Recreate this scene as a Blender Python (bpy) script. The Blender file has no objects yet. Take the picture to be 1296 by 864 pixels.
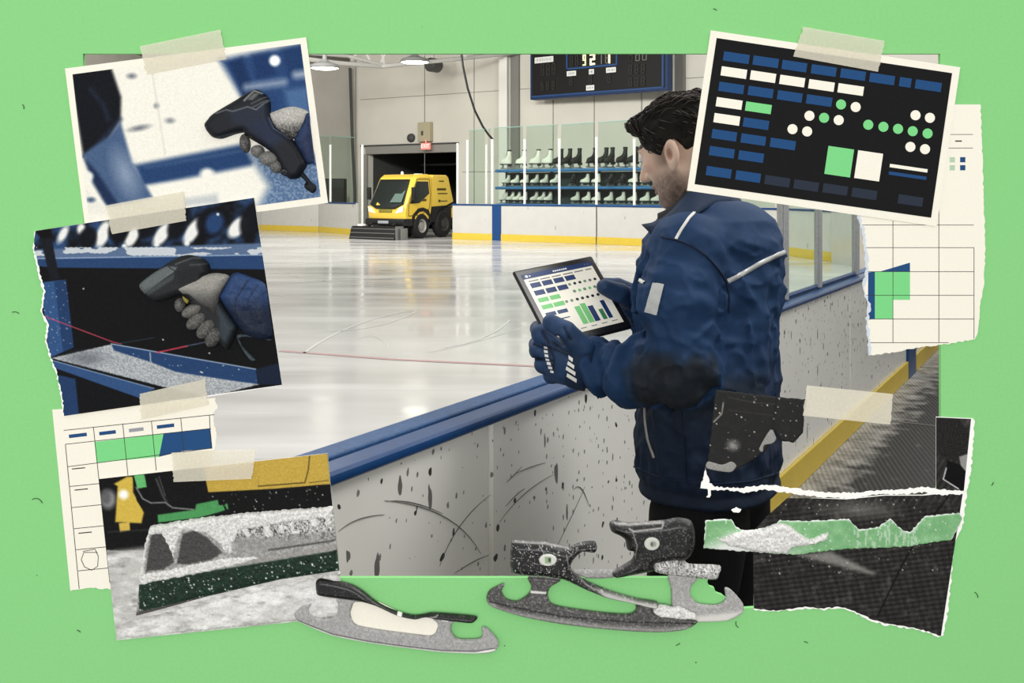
import bpy, bmesh, math, random
import numpy as np
from mathutils import Vector, Matrix
from mathutils.geometry import tessellate_polygon
from mathutils.bvhtree import BVHTree

random.seed(7); rng = np.random.default_rng(7)
SC = bpy.context.scene
COL = SC.collection
SC.view_settings.view_transform = 'Standard'
SC.view_settings.look = 'None'
try: SC.cycles.use_denoising = True
except Exception: pass
SC.cycles.max_bounces = 7; SC.cycles.transparent_max_bounces = 16
SC.cycles.sample_clamp_indirect = 6.0

# ------------------------------------------------------------------ camera maths
F, HZ, CX, CZ = 1260.0, 241.0, 648.0, 1.5       # focal length in pixels, horizon row, centre column, eye height
def P(px, py, Y): return Vector(((px-CX)*Y/F, Y, CZ-(py-HZ)*Y/F))
BY = 1.2                                         # the green partition stands 1.2 m away
def B(px, py, off=0.0): return Vector(((px-CX)*BY/F, BY-off, CZ-(py-HZ)*BY/F))
PX = BY/F                                        # one picture pixel on the partition, in metres

# ------------------------------------------------------------------ materials
def lin(c):
    c = np.asarray(c, float)/255.0
    return np.where(c <= 0.04045, c/12.92, ((c+0.055)/1.055)**2.4)
def rgba(c): l = lin(c); return (float(l[0]), float(l[1]), float(l[2]), 1.0)
MATS = {}
def mat(name, c=(200,200,200), rough=.6, spec=.3, metal=0, grain=0, gs=400, bump=0, bs=None, attr=False, emit=0, c2=None, alpha=1, coat=0, detail=3):
    if name in MATS: return MATS[name]
    m = bpy.data.materials.new(name); m.use_nodes = True; MATS[name] = m
    N, L = m.node_tree.nodes, m.node_tree.links
    b = N['Principled BSDF']
    b.inputs['Roughness'].default_value = rough
    b.inputs['Specular IOR Level'].default_value = spec
    b.inputs['Metallic'].default_value = metal
    b.inputs['Coat Weight'].default_value = coat
    b.inputs['Alpha'].default_value = alpha
    src = None
    if attr:
        a = N.new('ShaderNodeAttribute'); a.attribute_name = 'Col'; src = a.outputs['Color']
    else:
        b.inputs['Base Color'].default_value = rgba(c)
    if grain or bump or c2:
        tc = N.new('ShaderNodeTexCoord'); nz = N.new('ShaderNodeTexNoise')
        nz.inputs['Scale'].default_value = gs; nz.inputs['Detail'].default_value = detail
        L.new(tc.outputs['Object'], nz.inputs['Vector'])
        if grain or c2:
            mp = N.new('ShaderNodeMapRange'); L.new(nz.outputs['Fac'], mp.inputs['Value'])
            mp.inputs['From Min'].default_value = .3; mp.inputs['From Max'].default_value = .7
            if c2:
                mx = N.new('ShaderNodeMix'); mx.data_type = 'RGBA'
                L.new(mp.outputs['Result'], mx.inputs['Factor'])
                mx.inputs['A'].default_value = rgba(c); mx.inputs['B'].default_value = rgba(c2)
                L.new(mx.outputs['Result'], b.inputs['Base Color'])
            else:
                mp.inputs['To Min'].default_value = 1-grain; mp.inputs['To Max'].default_value = 1+grain
                mx = N.new('ShaderNodeMix'); mx.data_type = 'RGBA'; mx.blend_type = 'MULTIPLY'
                mx.inputs['Factor'].default_value = 1
                if src: L.new(src, mx.inputs['A'])
                else: mx.inputs['A'].default_value = rgba(c)
                L.new(mp.outputs['Result'], mx.inputs['B'])
                L.new(mx.outputs['Result'], b.inputs['Base Color'])
        elif src: L.new(src, b.inputs['Base Color'])
        if bump:
            bp = N.new('ShaderNodeBump'); bp.inputs['Strength'].default_value = bump; bp.inputs['Distance'].default_value = .002
            if bs:
                n2 = N.new('ShaderNodeTexNoise'); n2.inputs['Scale'].default_value = bs; n2.inputs['Detail'].default_value = 4
                L.new(tc.outputs['Object'], n2.inputs['Vector']); L.new(n2.outputs['Fac'], bp.inputs['Height'])
            else: L.new(nz.outputs['Fac'], bp.inputs['Height'])
            L.new(bp.outputs['Normal'], b.inputs['Normal'])
    elif src: L.new(src, b.inputs['Base Color'])
    if emit:
        b.inputs['Emission Color'].default_value = rgba(c); b.inputs['Emission Strength'].default_value = emit
        if src: L.new(src, b.inputs['Emission Color'])
    return m
def glass_mat(name, tint=(224,240,232), gloss=.07):
    m = bpy.data.materials.new(name); m.use_nodes = True; N, L = m.node_tree.nodes, m.node_tree.links
    N.remove(N['Principled BSDF']); out = N['Material Output']
    t = N.new('ShaderNodeBsdfTransparent'); t.inputs['Color'].default_value = rgba(tint)
    g = N.new('ShaderNodeBsdfGlossy'); g.inputs['Roughness'].default_value = .05
    x = N.new('ShaderNodeMixShader'); x.inputs['Fac'].default_value = gloss
    L.new(t.outputs[0], x.inputs[1]); L.new(g.outputs[0], x.inputs[2]); L.new(x.outputs[0], out.inputs['Surface'])
    return m

# ------------------------------------------------------------------ objects
ORG = {}
def tag(o, label=None, cat=None, group=None, kind=None):
    if label: o['label'] = label
    if cat: o['category'] = cat
    if group: o['group'] = group
    if kind: o['kind'] = kind
    return o
def thing(name, label, cat, loc=(0,0,0), group=None, rot=0):
    o = bpy.data.objects.new(name, None); COL.objects.link(o); o.empty_display_size = .05
    o.location = loc; o.rotation_euler = (0,0,rot); ORG[o.name] = Vector(loc)
    return tag(o, label, cat, group)
def mk(name, V, Fc, mats, fm=None, parent=None, smooth=False, colors=None, org=None, local=False):
    """link one mesh object; V are world points (or points of the parent's own frame when local)"""
    V = np.asarray([tuple(v) for v in V], float).reshape(-1,3) if not isinstance(V, np.ndarray) else V
    if local: o0 = Vector((0,0,0))
    elif parent is not None: o0 = ORG.get(parent.name, Vector((0,0,0)))
    elif org is not None: o0 = Vector(org)
    else:
        mn, mx = V.min(0), V.max(0); o0 = Vector(((mn[0]+mx[0])/2, (mn[1]+mx[1])/2, mn[2]))
    me = bpy.data.meshes.new(name)
    Vl = V - np.array(o0)
    if isinstance(Fc, np.ndarray) and Fc.ndim == 2:
        nf, k = Fc.shape
        me.vertices.add(len(Vl)); me.vertices.foreach_set('co', Vl.astype(np.float32).ravel())
        me.loops.add(nf*k); me.loops.foreach_set('vertex_index', Fc.astype(np.int32).ravel())
        me.polygons.add(nf); me.polygons.foreach_set('loop_start', np.arange(0, nf*k, k, dtype=np.int32))
        me.update(calc_edges=True)
    else:
        me.from_pydata([tuple(v) for v in Vl], [], [tuple(int(i) for i in f) for f in Fc])
    me.validate()
    if not isinstance(mats, (list, tuple)): mats = [mats]
    for m in mats: me.materials.append(m)
    if fm is not None and len(fm) == len(me.polygons): me.polygons.foreach_set('material_index', np.asarray(fm, np.int32))
    if smooth: me.polygons.foreach_set('use_smooth', np.ones(len(me.polygons), bool))
    if colors is not None:
        ca = me.color_attributes.new('Col', 'FLOAT_COLOR', 'POINT')
        c4 = np.ones((len(V),4), np.float32); c4[:,:3] = lin(np.clip(colors,0,255)); ca.data.foreach_set('color', c4.ravel())
    me.update()
    o = bpy.data.objects.new(name, me); COL.objects.link(o)
    if parent is not None:
        o.parent = parent; ORG[o.name] = Vector(o0)
    else:
        o.location = o0; ORG[o.name] = Vector(o0)
    return o
class MB:
    """collects shapes that make ONE mesh"""
    def __init__(s): s.V=[]; s.F=[]; s.M=[]
    def add(s, V, Fc, mi=0):
        b = len(s.V); s.V += [Vector(v) for v in V]
        for f in Fc: s.F.append(tuple(b+i for i in f)); s.M.append(mi)
        return s
    def box(s, lo, hi, mi=0, T=None):
        x0,y0,z0 = lo; x1,y1,z1 = hi
        V = [Vector(v) for v in ((x0,y0,z0),(x1,y0,z0),(x1,y1,z0),(x0,y1,z0),(x0,y0,z1),(x1,y0,z1),(x1,y1,z1),(x0,y1,z1))]
        if T is not None: V = [T @ v for v in V]
        return s.add(V, [(0,3,2,1),(4,5,6,7),(0,1,5,4),(1,2,6,5),(2,3,7,6),(3,0,4,7)], mi)
    def rbox(s, lo, hi, r, mi=0, T=None, seg=2):
        bm = bmesh.new(); bmesh.ops.create_cube(bm, size=1)
        lo, hi = Vector(lo), Vector(hi); c=(lo+hi)/2; d=hi-lo
        for v in bm.verts: v.co = Vector((v.co.x*d.x, v.co.y*d.y, v.co.z*d.z))+c
        bmesh.ops.bevel(bm, geom=bm.edges[:], offset=r, segments=seg, affect='EDGES', profile=.5)
        bm.verts.index_update()
        V=[(T @ v.co if T is not None else v.co.copy()) for v in bm.verts]; Fc=[[v.index for v in f.verts] for f in bm.faces]
        bm.free(); return s.add(V, Fc, mi)
    def tube(s, pts, r, n=8, mi=0, caps=True):
        pts=[Vector(p) for p in pts]; k=len(pts)
        rr = r if isinstance(r,(list,tuple)) else [r]*k
        b=len(s.V); up=Vector((0,0,1)); prev=None
        for i,p in enumerate(pts):
            t=(pts[min(i+1,k-1)]-pts[max(i-1,0)]).normalized()
            if prev is None:
                a = t.cross(up) if abs(t.dot(up))<.95 else t.cross(Vector((1,0,0)))
                a.normalize()
            else: a=(prev-t*prev.dot(t)).normalized()
            prev=a; c=t.cross(a)
            for j in range(n):
                th=2*math.pi*j/n; s.V.append(p+(a*math.cos(th)+c*math.sin(th))*rr[i])
        for i in range(k-1):
            for j in range(n):
                j2=(j+1)%n; s.F.append((b+i*n+j,b+i*n+j2,b+(i+1)*n+j2,b+(i+1)*n+j)); s.M.append(mi)
        if caps:
            s.F.append(tuple(b+j for j in range(n))[::-1]); s.M.append(mi)
            s.F.append(tuple(b+(k-1)*n+j for j in range(n))); s.M.append(mi)
        return s
    def cyl(s, c, axis, r, h, n=24, mi=0, r2=None):
        c=Vector(c); a=Vector(axis).normalized()
        return s.tube([c-a*h/2, c+a*h/2], [r, r if r2 is None else r2], n, mi)
    def lathe(s, c, axis, prof, n=24, mi=0):
        """prof: list of (radius, along-axis)"""
        c=Vector(c); a=Vector(axis).normalized(); x=a.orthogonal().normalized(); y=a.cross(x); b=len(s.V)
        for r,h in prof:
            for j in range(n):
                t=2*math.pi*j/n; s.V.append(c+a*h+(x*math.cos(t)+y*math.sin(t))*max(r,1e-5))
        for i in range(len(prof)-1):
            for j in range(n):
                j2=(j+1)%n; s.F.append((b+i*n+j,b+i*n+j2,b+(i+1)*n+j2,b+(i+1)*n+j)); s.M.append(mi)
        return s
    def prism(s, loops, to3, w0, w1, mi=0):
        """polygon (first loop) with holes, swept from w0 to w1; to3(u,v,w) gives the point"""
        flat=[p for lp in loops for p in lp]
        tri=tessellate_polygon([[Vector((p[0],p[1],0)) for p in lp] for lp in loops])
        n=len(flat); V=[to3(u,v,w0) for u,v in flat]+[to3(u,v,w1) for u,v in flat]
        Fc=[tuple(t) for t in tri]+[tuple(n+i for i in reversed(t)) for t in tri]
        k=0
        for lp in loops:
            m=len(lp)
            for i in range(m):
                a=k+i; b2=k+(i+1)%m; Fc.append((a,b2,n+b2,n+a))
            k+=m
        return s.add(V,Fc,mi)
    def build(s, name, mats, parent=None, smooth=False, local=False, org=None, fix=True):
        o = mk(name, s.V, s.F, mats, s.M, parent, smooth, local=local, org=org)
        if fix:
            bm=bmesh.new(); bm.from_mesh(o.data); bmesh.ops.recalc_face_normals(bm, faces=bm.faces[:]); bm.to_mesh(o.data); bm.free()
        return o
def smooth_by_angle(o, deg=35):
    me=o.data; me.polygons.foreach_set('use_smooth', np.ones(len(me.polygons), bool))
    bm=bmesh.new(); bm.from_mesh(me)
    for e in bm.edges:
        if len(e.link_faces)==2 and e.calc_face_angle(0)>math.radians(deg): e.smooth=False
    bm.to_mesh(me); bm.free(); return o

# ------------------------------------------------------------------ flat painting
def vnoise(Pt, seed=0):
    """smooth value noise, 2-D or 3-D points, 0..1"""
    Pt=np.asarray(Pt,float); d=Pt.shape[1]; i=np.floor(Pt).astype(np.int64); f=Pt-i; f=f*f*(3-2*f); out=0
    for c in range(2**d):
        w=1; h=np.full(len(Pt), seed*7919+11, np.int64)
        for k in range(d):
            bit=(c>>k)&1; w=w*(f[:,k] if bit else 1-f[:,k]); h=(h*374761393+(i[:,k]+bit)*668265263)&0x7fffffff; h=(h^(h>>13))*1274126177&0x7fffffff
        h=(h^(h>>16))
        out=out+w*((h&0xffff)/65535.0)
    return out
def fbm(Pt, seed=0, oct=4):
    a=.5; t=0; s=0; Pt=np.asarray(Pt,float)
    for o in range(oct): t=t+a*vnoise(Pt*2**o, seed+o); s+=a; a*=.5
    return t/s
def sdp(Pt, loops):
    """signed distance (negative inside) and closest point, polygon with holes"""
    if not isinstance(loops[0][0], (list,tuple,np.ndarray)): loops=[loops]
    best=np.full(len(Pt),1e18); cl=np.zeros_like(Pt); ins=np.zeros(len(Pt),bool)
    for lp in loops:
        lp=np.asarray(lp,float)
        for k in range(len(lp)):
            a=lp[k]; b=lp[(k+1)%len(lp)]; e=b-a; L2=max(e@e,1e-12)
            t=np.clip(((Pt-a)@e)/L2,0,1); q=a+t[:,None]*e; d=((Pt-q)**2).sum(1)
            m=d<best; best[m]=d[m]; cl[m]=q[m]
            if a[1]!=b[1]:
                c=((a[1]>Pt[:,1])!=(b[1]>Pt[:,1]))&(Pt[:,0]<(b[0]-a[0])*(Pt[:,1]-a[1])/(b[1]-a[1])+a[0])
                ins^=c
    d=np.sqrt(best); return np.where(ins,-d,d), cl
def sdl(Pt, pts):
    best=np.full(len(Pt),1e18)
    pts=np.asarray(pts,float)
    for k in range(len(pts)-1):
        a=pts[k]; e=pts[k+1]-a; t=np.clip(((Pt-a)@e)/max(e@e,1e-12),0,1); best=np.minimum(best,((Pt-a-t[:,None]*e)**2).sum(1))
    return np.sqrt(best)
class Paint:
    def __init__(s, Pt, base): s.P=Pt; s.c=np.tile(np.asarray(base,float),(len(Pt),1))
    def mix(s, a, rgb):
        a=np.clip(a,0,1)[:,None]; s.c=s.c*(1-a)+np.asarray(rgb,float)*a; return s
    def poly(s, pts, rgb, blur=1.0, alpha=1.0, rough=0, rs=.1):
        d,_=sdp(s.P,pts)
        if rough: d=d+(fbm(s.P*rs,3)-.5)*2*rough
        t=np.clip(.5-d/blur,0,1); return s.mix(t*t*(3-2*t)*alpha, rgb)
    def line(s, pts, w, rgb, blur=1.0, alpha=1.0):
        d=sdl(s.P,pts)-w/2; t=np.clip(.5-d/blur,0,1); return s.mix(t*alpha, rgb)
    def ell(s, cx,cy,rx,ry,rgb,blur=1.0,alpha=1.0,rot=0):
        q=s.P-np.array((cx,cy)); c,n=math.cos(rot),math.sin(rot); x=q[:,0]*c+q[:,1]*n; y=-q[:,0]*n+q[:,1]*c
        d=(np.sqrt((x/rx)**2+(y/ry)**2)-1)*min(rx,ry); t=np.clip(.5-d/blur,0,1); return s.mix(t*alpha, rgb)
    def specks(s, pts, n, rgb, r=(.4,1.1), seed=1, alpha=1.0):
        g=np.random.default_rng(seed); lp=np.asarray(pts,float); mn,mx=lp.min(0),lp.max(0)
        Q=mn+(mx-mn)*g.random((n,2)); d,_=sdp(Q,pts); Q=Q[d<0]
        for q in Q:
            rr=r[0]+(r[1]-r[0])*g.random()**2; m=(np.abs(s.P-q).max(1)<rr+1.2)
            if m.any():
                dd=np.sqrt(((s.P[m]-q)**2).sum(1))-rr; a=(np.clip(.5-dd,0,1)*alpha)[:,None]; s.c[m]=s.c[m]*(1-a)+np.asarray(rgb,float)*a
        return s
    def grain(s, amp, seed=0):
        g=np.random.default_rng(seed); s.c=s.c+(g.random((len(s.P),1))-.5)*2*amp; return s
def grade(c):
    c=np.clip(c,0,255); g=c.mean(1,keepdims=True); return (c*.86+g*.14)*(.90+.09*g/255)
def cr(pts,n=4):
    A=np.asarray(pts,float); N=len(A); out=[]
    for i in range(N):
        p0,p1,p2,p3=A[i-1],A[i],A[(i+1)%N],A[(i+2)%N]
        for k in range(n):
            t=k/n; out.append(tuple(.5*((2*p1)+(-p0+p2)*t*.8+(2*p0-5*p1+4*p2-p3)*t*t*.8*1.0+(-p0+3*p1-3*p2+p3)*t**3*.8+ (p1*0))) if False else tuple(((1-t)*p1+t*p2)*.25+.75*.5*((2*p1)+(-p0+p2)*t+(2*p0-5*p1+4*p2-p3)*t*t+(-p0+3*p1-3*p2+p3)*t**3)))
    return out
M_PRINT = mat('printed_paper', rough=.75, spec=.15, grain=.06, gs=1400, attr=True)
M_RELIEF = mat('printed_relief', rough=.6, spec=.25, grain=.10, gs=900, attr=True, bump=.12)
def ruled(left, right, step=1.0):
    """grid of picture points between two polylines"""
    def res(pl,n):
        pl=np.asarray(pl,float); L=np.r_[0,np.cumsum(np.linalg.norm(np.diff(pl,axis=0),axis=1))]; t=np.linspace(0,L[-1],n)
        return np.c_[np.interp(t,L,pl[:,0]),np.interp(t,L,pl[:,1])]
    n=int(np.linalg.norm(np.diff(np.asarray(left,float),axis=0),axis=1).sum()/step)+2
    l=res(left,n); r=res(right,n); m=int(np.linalg.norm(r-l,axis=1).mean()/step)+2
    t=np.linspace(0,1,m)[None,:,None]
    return l[:,None,:]*(1-t)+r[:,None,:]*t
def picture(name, grid, off, fn, parent, m=None):
    n,k=grid.shape[:2]; Q=grid.reshape(-1,2); p=fn(Q)
    V=np.c_[(Q[:,0]-CX)*PX, np.full(len(Q),BY-off), CZ-(Q[:,1]-HZ)*PX]
    i=np.arange(n*k).reshape(n,k); Fc=np.stack([i[:-1,:-1],i[1:,:-1],i[1:,1:],i[:-1,1:]],-1).reshape(-1,4)
    return mk(name,V,Fc,m or M_PRINT,parent=parent,colors=grade(p.c),smooth=True)
def inflate(name, loops, off, h, R, col, parent, step=1.0, m=None, hn=0, hs=.15, sm=True):
    """a raised, rounded shape on the partition: outline in picture pixels, height h (m) reached R pixels inside"""
    lp=loops if isinstance(loops[0][0],(list,tuple)) else [loops]
    lp=[cr(l) if (sm and len(l)<60) else l for l in lp]
    A=np.asarray([p for l in lp for p in l],float); mn,mx=A.min(0)-step,A.max(0)+step
    nx,ny=[int(v)+2 for v in (mx-mn)/step]
    X,Yy=np.meshgrid(mn[0]+step*np.arange(nx),mn[1]+step*np.arange(ny)); Q=np.c_[X.ravel(),Yy.ravel()]
    d,cl=sdp(Q,lp); ins=d<0; i=np.arange(nx*ny).reshape(ny,nx)
    quads=np.stack([i[:-1,:-1],i[1:,:-1],i[1:,1:],i[:-1,1:]],-1).reshape(-1,4)
    quads=quads[ins[quads].any(1)]
    Q=np.where(ins[:,None],Q,cl)
    t=np.clip(-d/R,0,1); z=h*np.sqrt(np.clip(1-(1-t)**2,0,1))
    if hn: z=z+hn*(fbm(Q*hs,5)-.5)*2*t
    z=np.where(ins,z,0)
    used=np.unique(quads); rm=-np.ones(len(Q),int); rm[used]=np.arange(len(used))
    quads=rm[quads]; Q=Q[used]; z=z[used]
    V=np.c_[(Q[:,0]-CX)*PX, BY-off-z, CZ-(Q[:,1]-HZ)*PX]
    c=col(Q).c if callable(col) else np.tile(np.asarray(col,float),(len(Q),1))
    return mk(name,V,quads,m or M_RELIEF,parent=parent,colors=grade(c),smooth=True)
def flat(name, loops, off, th, m, parent=None, org=None):
    lp=loops if isinstance(loops[0][0],(list,tuple)) else [loops]
    mb=MB(); mb.prism(lp,lambda u,v,w:B(u,v,w),off-th,off); return mb.build(name,m,parent,org=org)
def conv(x0,y0,s): return lambda pts:[(x0+x*s,y0+y*s) for x,y in pts]
def jag(pts, amp=1.2, step=3.0, seed=0):
    """roughen an open polyline like a torn edge"""
    g=random.Random(seed); out=[]
    for a,b in zip(pts[:-1],pts[1:]):
        L=math.dist(a,b); n=max(1,int(L/step))
        for k in range(n):
            t=k/n; x=a[0]+(b[0]-a[0])*t; y=a[1]+(b[1]-a[1])*t
            nx,ny=-(b[1]-a[1])/max(L,1e-6),(b[0]-a[0])/max(L,1e-6); j=g.uniform(-amp,amp) if (k or out) else 0
            out.append((x+nx*j,y+ny*j))
    out.append(pts[-1]); return out
def quadline(a,b,w):
    a=Vector(a);b=Vector(b); d=(b-a).normalized(); n=Vector((-d.y,d.x))*w/2
    return [tuple(a+n),tuple(b+n),tuple(b-n),tuple(a-n)]
# ================================================================== the green partition
CREAM=(243,238,222)
M_CREAM=mat('cream_paper',CREAM,rough=.85,spec=.1,grain=.025,gs=500)
M_TORN=mat('torn_paper_edge',(250,248,242),rough=.9,spec=.05,grain=.04,gs=900)
M_INK=mat('thin_ink_line',(60,58,56),rough=.8,spec=.1)
M_NAVYP=mat('navy_print',(38,76,122),rough=.8,spec=.1,grain=.08,gs=900)
M_GREENP=mat('green_print',(124,211,134),rough=.8,spec=.1,grain=.04,gs=900)
M_BLACKP=mat('black_print',(19,19,20),rough=.75,spec=.15,grain=.25,gs=900)
M_SLATEP=mat('slate_print',(45,52,64),rough=.8,spec=.1,grain=.1,gs=900)
M_GREYP=mat('grey_print',(150,152,158),rough=.8,spec=.1)
M_SAGEP=mat('sage_print',(180,204,174),rough=.8,spec=.1)
# green wall paper material: soft mottling, fine grain, a few dark flecks
def green_mat():
    m=mat('mint_green_paper',(138,206,132),rough=.9,spec=.05,grain=.022,gs=260,bump=.05)
    N,L=m.node_tree.nodes,m.node_tree.links; b=N['Principled BSDF']
    src=b.inputs['Base Color'].links[0].from_socket
    tc=N.new('ShaderNodeTexCoord'); v=N.new('ShaderNodeTexVoronoi'); v.inputs['Scale'].default_value=30; v.inputs['Randomness'].default_value=1
    w=N.new('ShaderNodeTexNoise'); w.inputs['Scale'].default_value=220
    ad=N.new('ShaderNodeVectorMath'); ad.operation='MULTIPLY_ADD'; ad.inputs[1].default_value=(.006,.006,.006)
    L.new(tc.outputs['Object'],w.inputs['Vector']); L.new(w.outputs['Color'],ad.inputs[0]); L.new(tc.outputs['Object'],ad.inputs[2]); L.new(ad.outputs[0],v.inputs['Vector'])
    lt=N.new('ShaderNodeMath'); lt.operation='LESS_THAN'; lt.inputs[1].default_value=.030; L.new(v.outputs['Distance'],lt.inputs[0])
    sp=N.new('ShaderNodeSeparateColor'); L.new(v.outputs['Color'],sp.inputs[0])
    gt=N.new('ShaderNodeMath'); gt.operation='GREATER_THAN'; gt.inputs[1].default_value=.72; L.new(sp.outputs[0],gt.inputs[0])
    mu=N.new('ShaderNodeMath'); mu.operation='MULTIPLY'; L.new(lt.outputs[0],mu.inputs[0]); L.new(gt.outputs[0],mu.inputs[1])
    mx=N.new('ShaderNodeMix'); mx.data_type='RGBA'; L.new(mu.outputs[0],mx.inputs['Factor']); L.new(src,mx.inputs['A']); mx.inputs['B'].default_value=rgba((58,92,58))
    L.new(mx.outputs['Result'],b.inputs['Base Color'])
    return m
M_GREEN=green_mat()
hole=[(105,68),(1190,68),(1191,528),(1191,600),(1150,760),(955,769),(938,770),(925,762),(914,753),(906,750),(904,744),(898,742),(895,736),(897,731),(105,731)]
outer=[(-1032,-1270),(2328,-1270),(2328,1816),(-1032,1816)]
mb=MB(); mb.prism([outer,hole],lambda u,v,w:B(u,v,w),-.006,0)
for i,f in enumerate(mb.F):
    if all((mb.V[k].y>BY+.003) for k in f): mb.M[i]=1
wall=mb.build('wall_front',[M_GREEN,mat('partition_back',(196,194,188),rough=.9)],org=(0,BY,0)); tag(wall,'mint green paper partition with a rectangular opening onto the rink','partition',kind='structure')
# stray fibres on the paper
mb=MB()
for (x,y,ang,L,c) in [(48,632,20,14,.5),(932,790,70,8,-.4),(100,798,30,5,.2),(1256,612,120,5,.2),(858,815,150,6,.1),(1236,752,60,8,.3),(20,395,10,9,.3),(905,12,25,5,.2),(1185,330,80,5,.2),(545,815,40,5,.3),(1020,812,20,5,.2),(30,135,75,6,.3)]:
    pts=[]; a=math.radians(ang)
    for k in range(7):
        t=k/6-.5; pts.append(B(x+L*t*math.cos(a)-c*L*(t*t-.1)*math.sin(a)*2, y+L*t*math.sin(a)+c*L*(t*t-.1)*math.cos(a)*2, .0006))
    mb.tube(pts,.0005,5)
mb.build('paper_fibre',mat('fibre',(60,88,58),rough=.9),wall)

# ---------------------------------------------------------------- print 1: scanner in a gloved hand, bordered
z=conv(60,20,.3125); zz=conv(230,90,.20833)
p1=thing('photo_print','bordered print of a gloved hand aiming a black scanner, blurred jeans behind it','photo print',B(250,180,.004))
flat('paper_border',[[(83.4,87),(388,47.5),(415.6,256.6),(110,296)]],.0026,.0008,M_CREAM,p1)
def f1(Q):
    p=Paint(Q,(244,240,224))
    p.ell(*z([(345,245)])[0],5,3,(90,96,110),5,.8); p.ell(*z([(375,455)])[0],11,3,(90,96,110),5,.8,-.2); p.ell(*z([(500,425)])[0],5,3,(110,116,128),5,.8); p.ell(*z([(445,365)])[0],3,3,(110,116,128),5,.8)
    p.line(z([(425,215),(480,560)]),1.5,(214,210,196),3,.8)
    p.poly(z([(700,180),(1040,110),(1110,420),(960,420),(900,400),(790,330)]),(36,72,128),14)
    p.poly(z([(735,190),(790,170),(850,330),(800,340)]),(20,50,100),10); p.poly(z([(830,160),(900,150),(930,240),(850,260)]),(20,52,104),10,.8); p.poly(z([(950,140),(1030,120),(1050,230),(980,250)]),(22,56,108),10,.8)
    p.line(z([(810,290),(960,270)]),9,(150,165,188),9,.85); p.line(z([(1010,240),(1050,235)]),10,(175,185,200),8,.8); p.poly(z([(960,300),(1060,290),(1070,420),(980,380)]),(70,108,158),12)
    p.ell(*z([(923,183)])[0],7,7,(250,250,246),4)
    p.poly(z([(355,605),(795,520),(835,590),(835,640),(385,690)]),(30,66,120),10); p.line(z([(400,615),(800,545)]),3,(70,100,146),6,.7)
    p.poly(z([(400,690),(860,600),(900,800),(420,800)]),(245,241,226),10)
    p.ell(*z([(650,640)])[0],9,7,(246,242,228),6)
    p.poly(z([(820,560),(1120,560),(1130,780),(850,790),(900,690)]),(86,118,160),18)
    q=fbm(Q*.45,9,2); p.mix((q>.56)*.35*(np.clip(sdp(Q,z([(820,560),(1120,560),(1130,780),(850,790),(900,690)]))[0]/-4,0,1)),(190,205,220))
    p.poly(z([(95,230),(262,212),(302,330),(300,420),(240,520),(150,570)]),(14,17,26),7)
    p.line(z([(180,300),(230,360),(250,420)]),4,(34,48,76),8,.8); p.line(z([(300,420),(200,530),(165,560)]),4,(42,62,96),7,.7)
    p.poly(z([(150,560),(250,490),(300,430),(345,590),(430,735),(335,755),(245,768),(180,640)]),(70,98,140),7)
    p.ell(*z([(320,640)])[0],12,26,(150,168,192),18,.75,-.4); p.poly(z([(150,570),(210,640),(290,760),(245,770),(190,680)]),(24,46,86),8)
    p.poly(z([(150,690),(240,770),(240,800),(160,800)]),(236,233,220),8); p.ell(*z([(180,745)])[0],5,3,(70,96,130),4)
    p.ell(*z([(170,650)])[0],6,6,(240,238,226),5)
    p.poly(z([(560,740),(690,720),(700,760),(560,770)]),(170,180,190),9,.6)
    return p.grain(7,1)
picture('picture',ruled([(93,94.4),(115,289)],[(381,56),(406.3,249)]),.0028,f1,p1)
def fsl(c0,c1): return lambda Q:Paint(Q,c0).mix(fbm(Q*.22,4)*1.4-.3,c1).grain(8,3)
g=mk  # gloved arm and scanner in low relief
inflate('sleeve',zz([(752,262),(776,262),(812,556),(800,560),(765,566),(735,520),(695,440),(688,405),(735,325)]),.003,.006,9,fsl((20,36,72),(34,60,108)),p1)
def fgl(Q): 
    p=Paint(Q,(176,172,164)); p.mix(np.clip((Q[:,1]-90-.20833*300)/14,0,1),(60,58,56)); p.mix((fbm(Q*.8,7,2)>.55)*.35,(226,222,212)); return p.grain(16,5)
inflate('glove',zz([(535,262),(585,238),(640,220),(700,218),(774,250),(742,330),(692,412),(640,402),(585,360),(550,310)]),.003,.007,12,fgl,p1)
def scn(Q):
    p=Paint(Q,(15,19,28)); p.poly(zz([(300,250),(420,220),(540,200),(545,270),(500,330),(330,330)]),(24,34,54),10)
    p.poly(zz([(400,330),(560,280),(640,420),(560,470)]),(20,36,68),14,.9)
    p.line(zz([(180,275),(255,225),(330,180),(450,116)]),1.3,(170,172,170),1.4,.8); p.line(zz([(225,262),(290,240),(330,250),(420,222),(470,240),(520,200),(540,185)]),1.2,(150,152,150),1.4,.8)
    p.poly(zz([(325,188),(430,128),(400,172),(345,196)]),(8,9,12),1.2); p.line(zz([(398,185),(455,125),(500,140)]),1.8,(186,186,180),1.4,.8); p.poly(zz([(415,180),(455,140),(490,140),(450,182)]),(96,96,94),2)
    p.line(zz([(440,205),(530,160)]),1.0,(150,150,146),1.2,.7); p.line(zz([(450,225),(540,178)]),1.0,(150,150,146),1.2,.7)
    p.line(zz([(540,285),(570,350),(670,415)]),1.0,(130,136,146),1.4,.7); p.line(zz([(230,405),(330,380)]),1.0,(110,120,134),1.5,.7); p.line(zz([(150,345),(175,385)]),.8,(150,60,60),1.2,.6)
    p.poly(zz([(400,395),(440,400),(445,430),(420,435)]),(120,112,40),4,.6); return p.grain(6,6)
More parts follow.
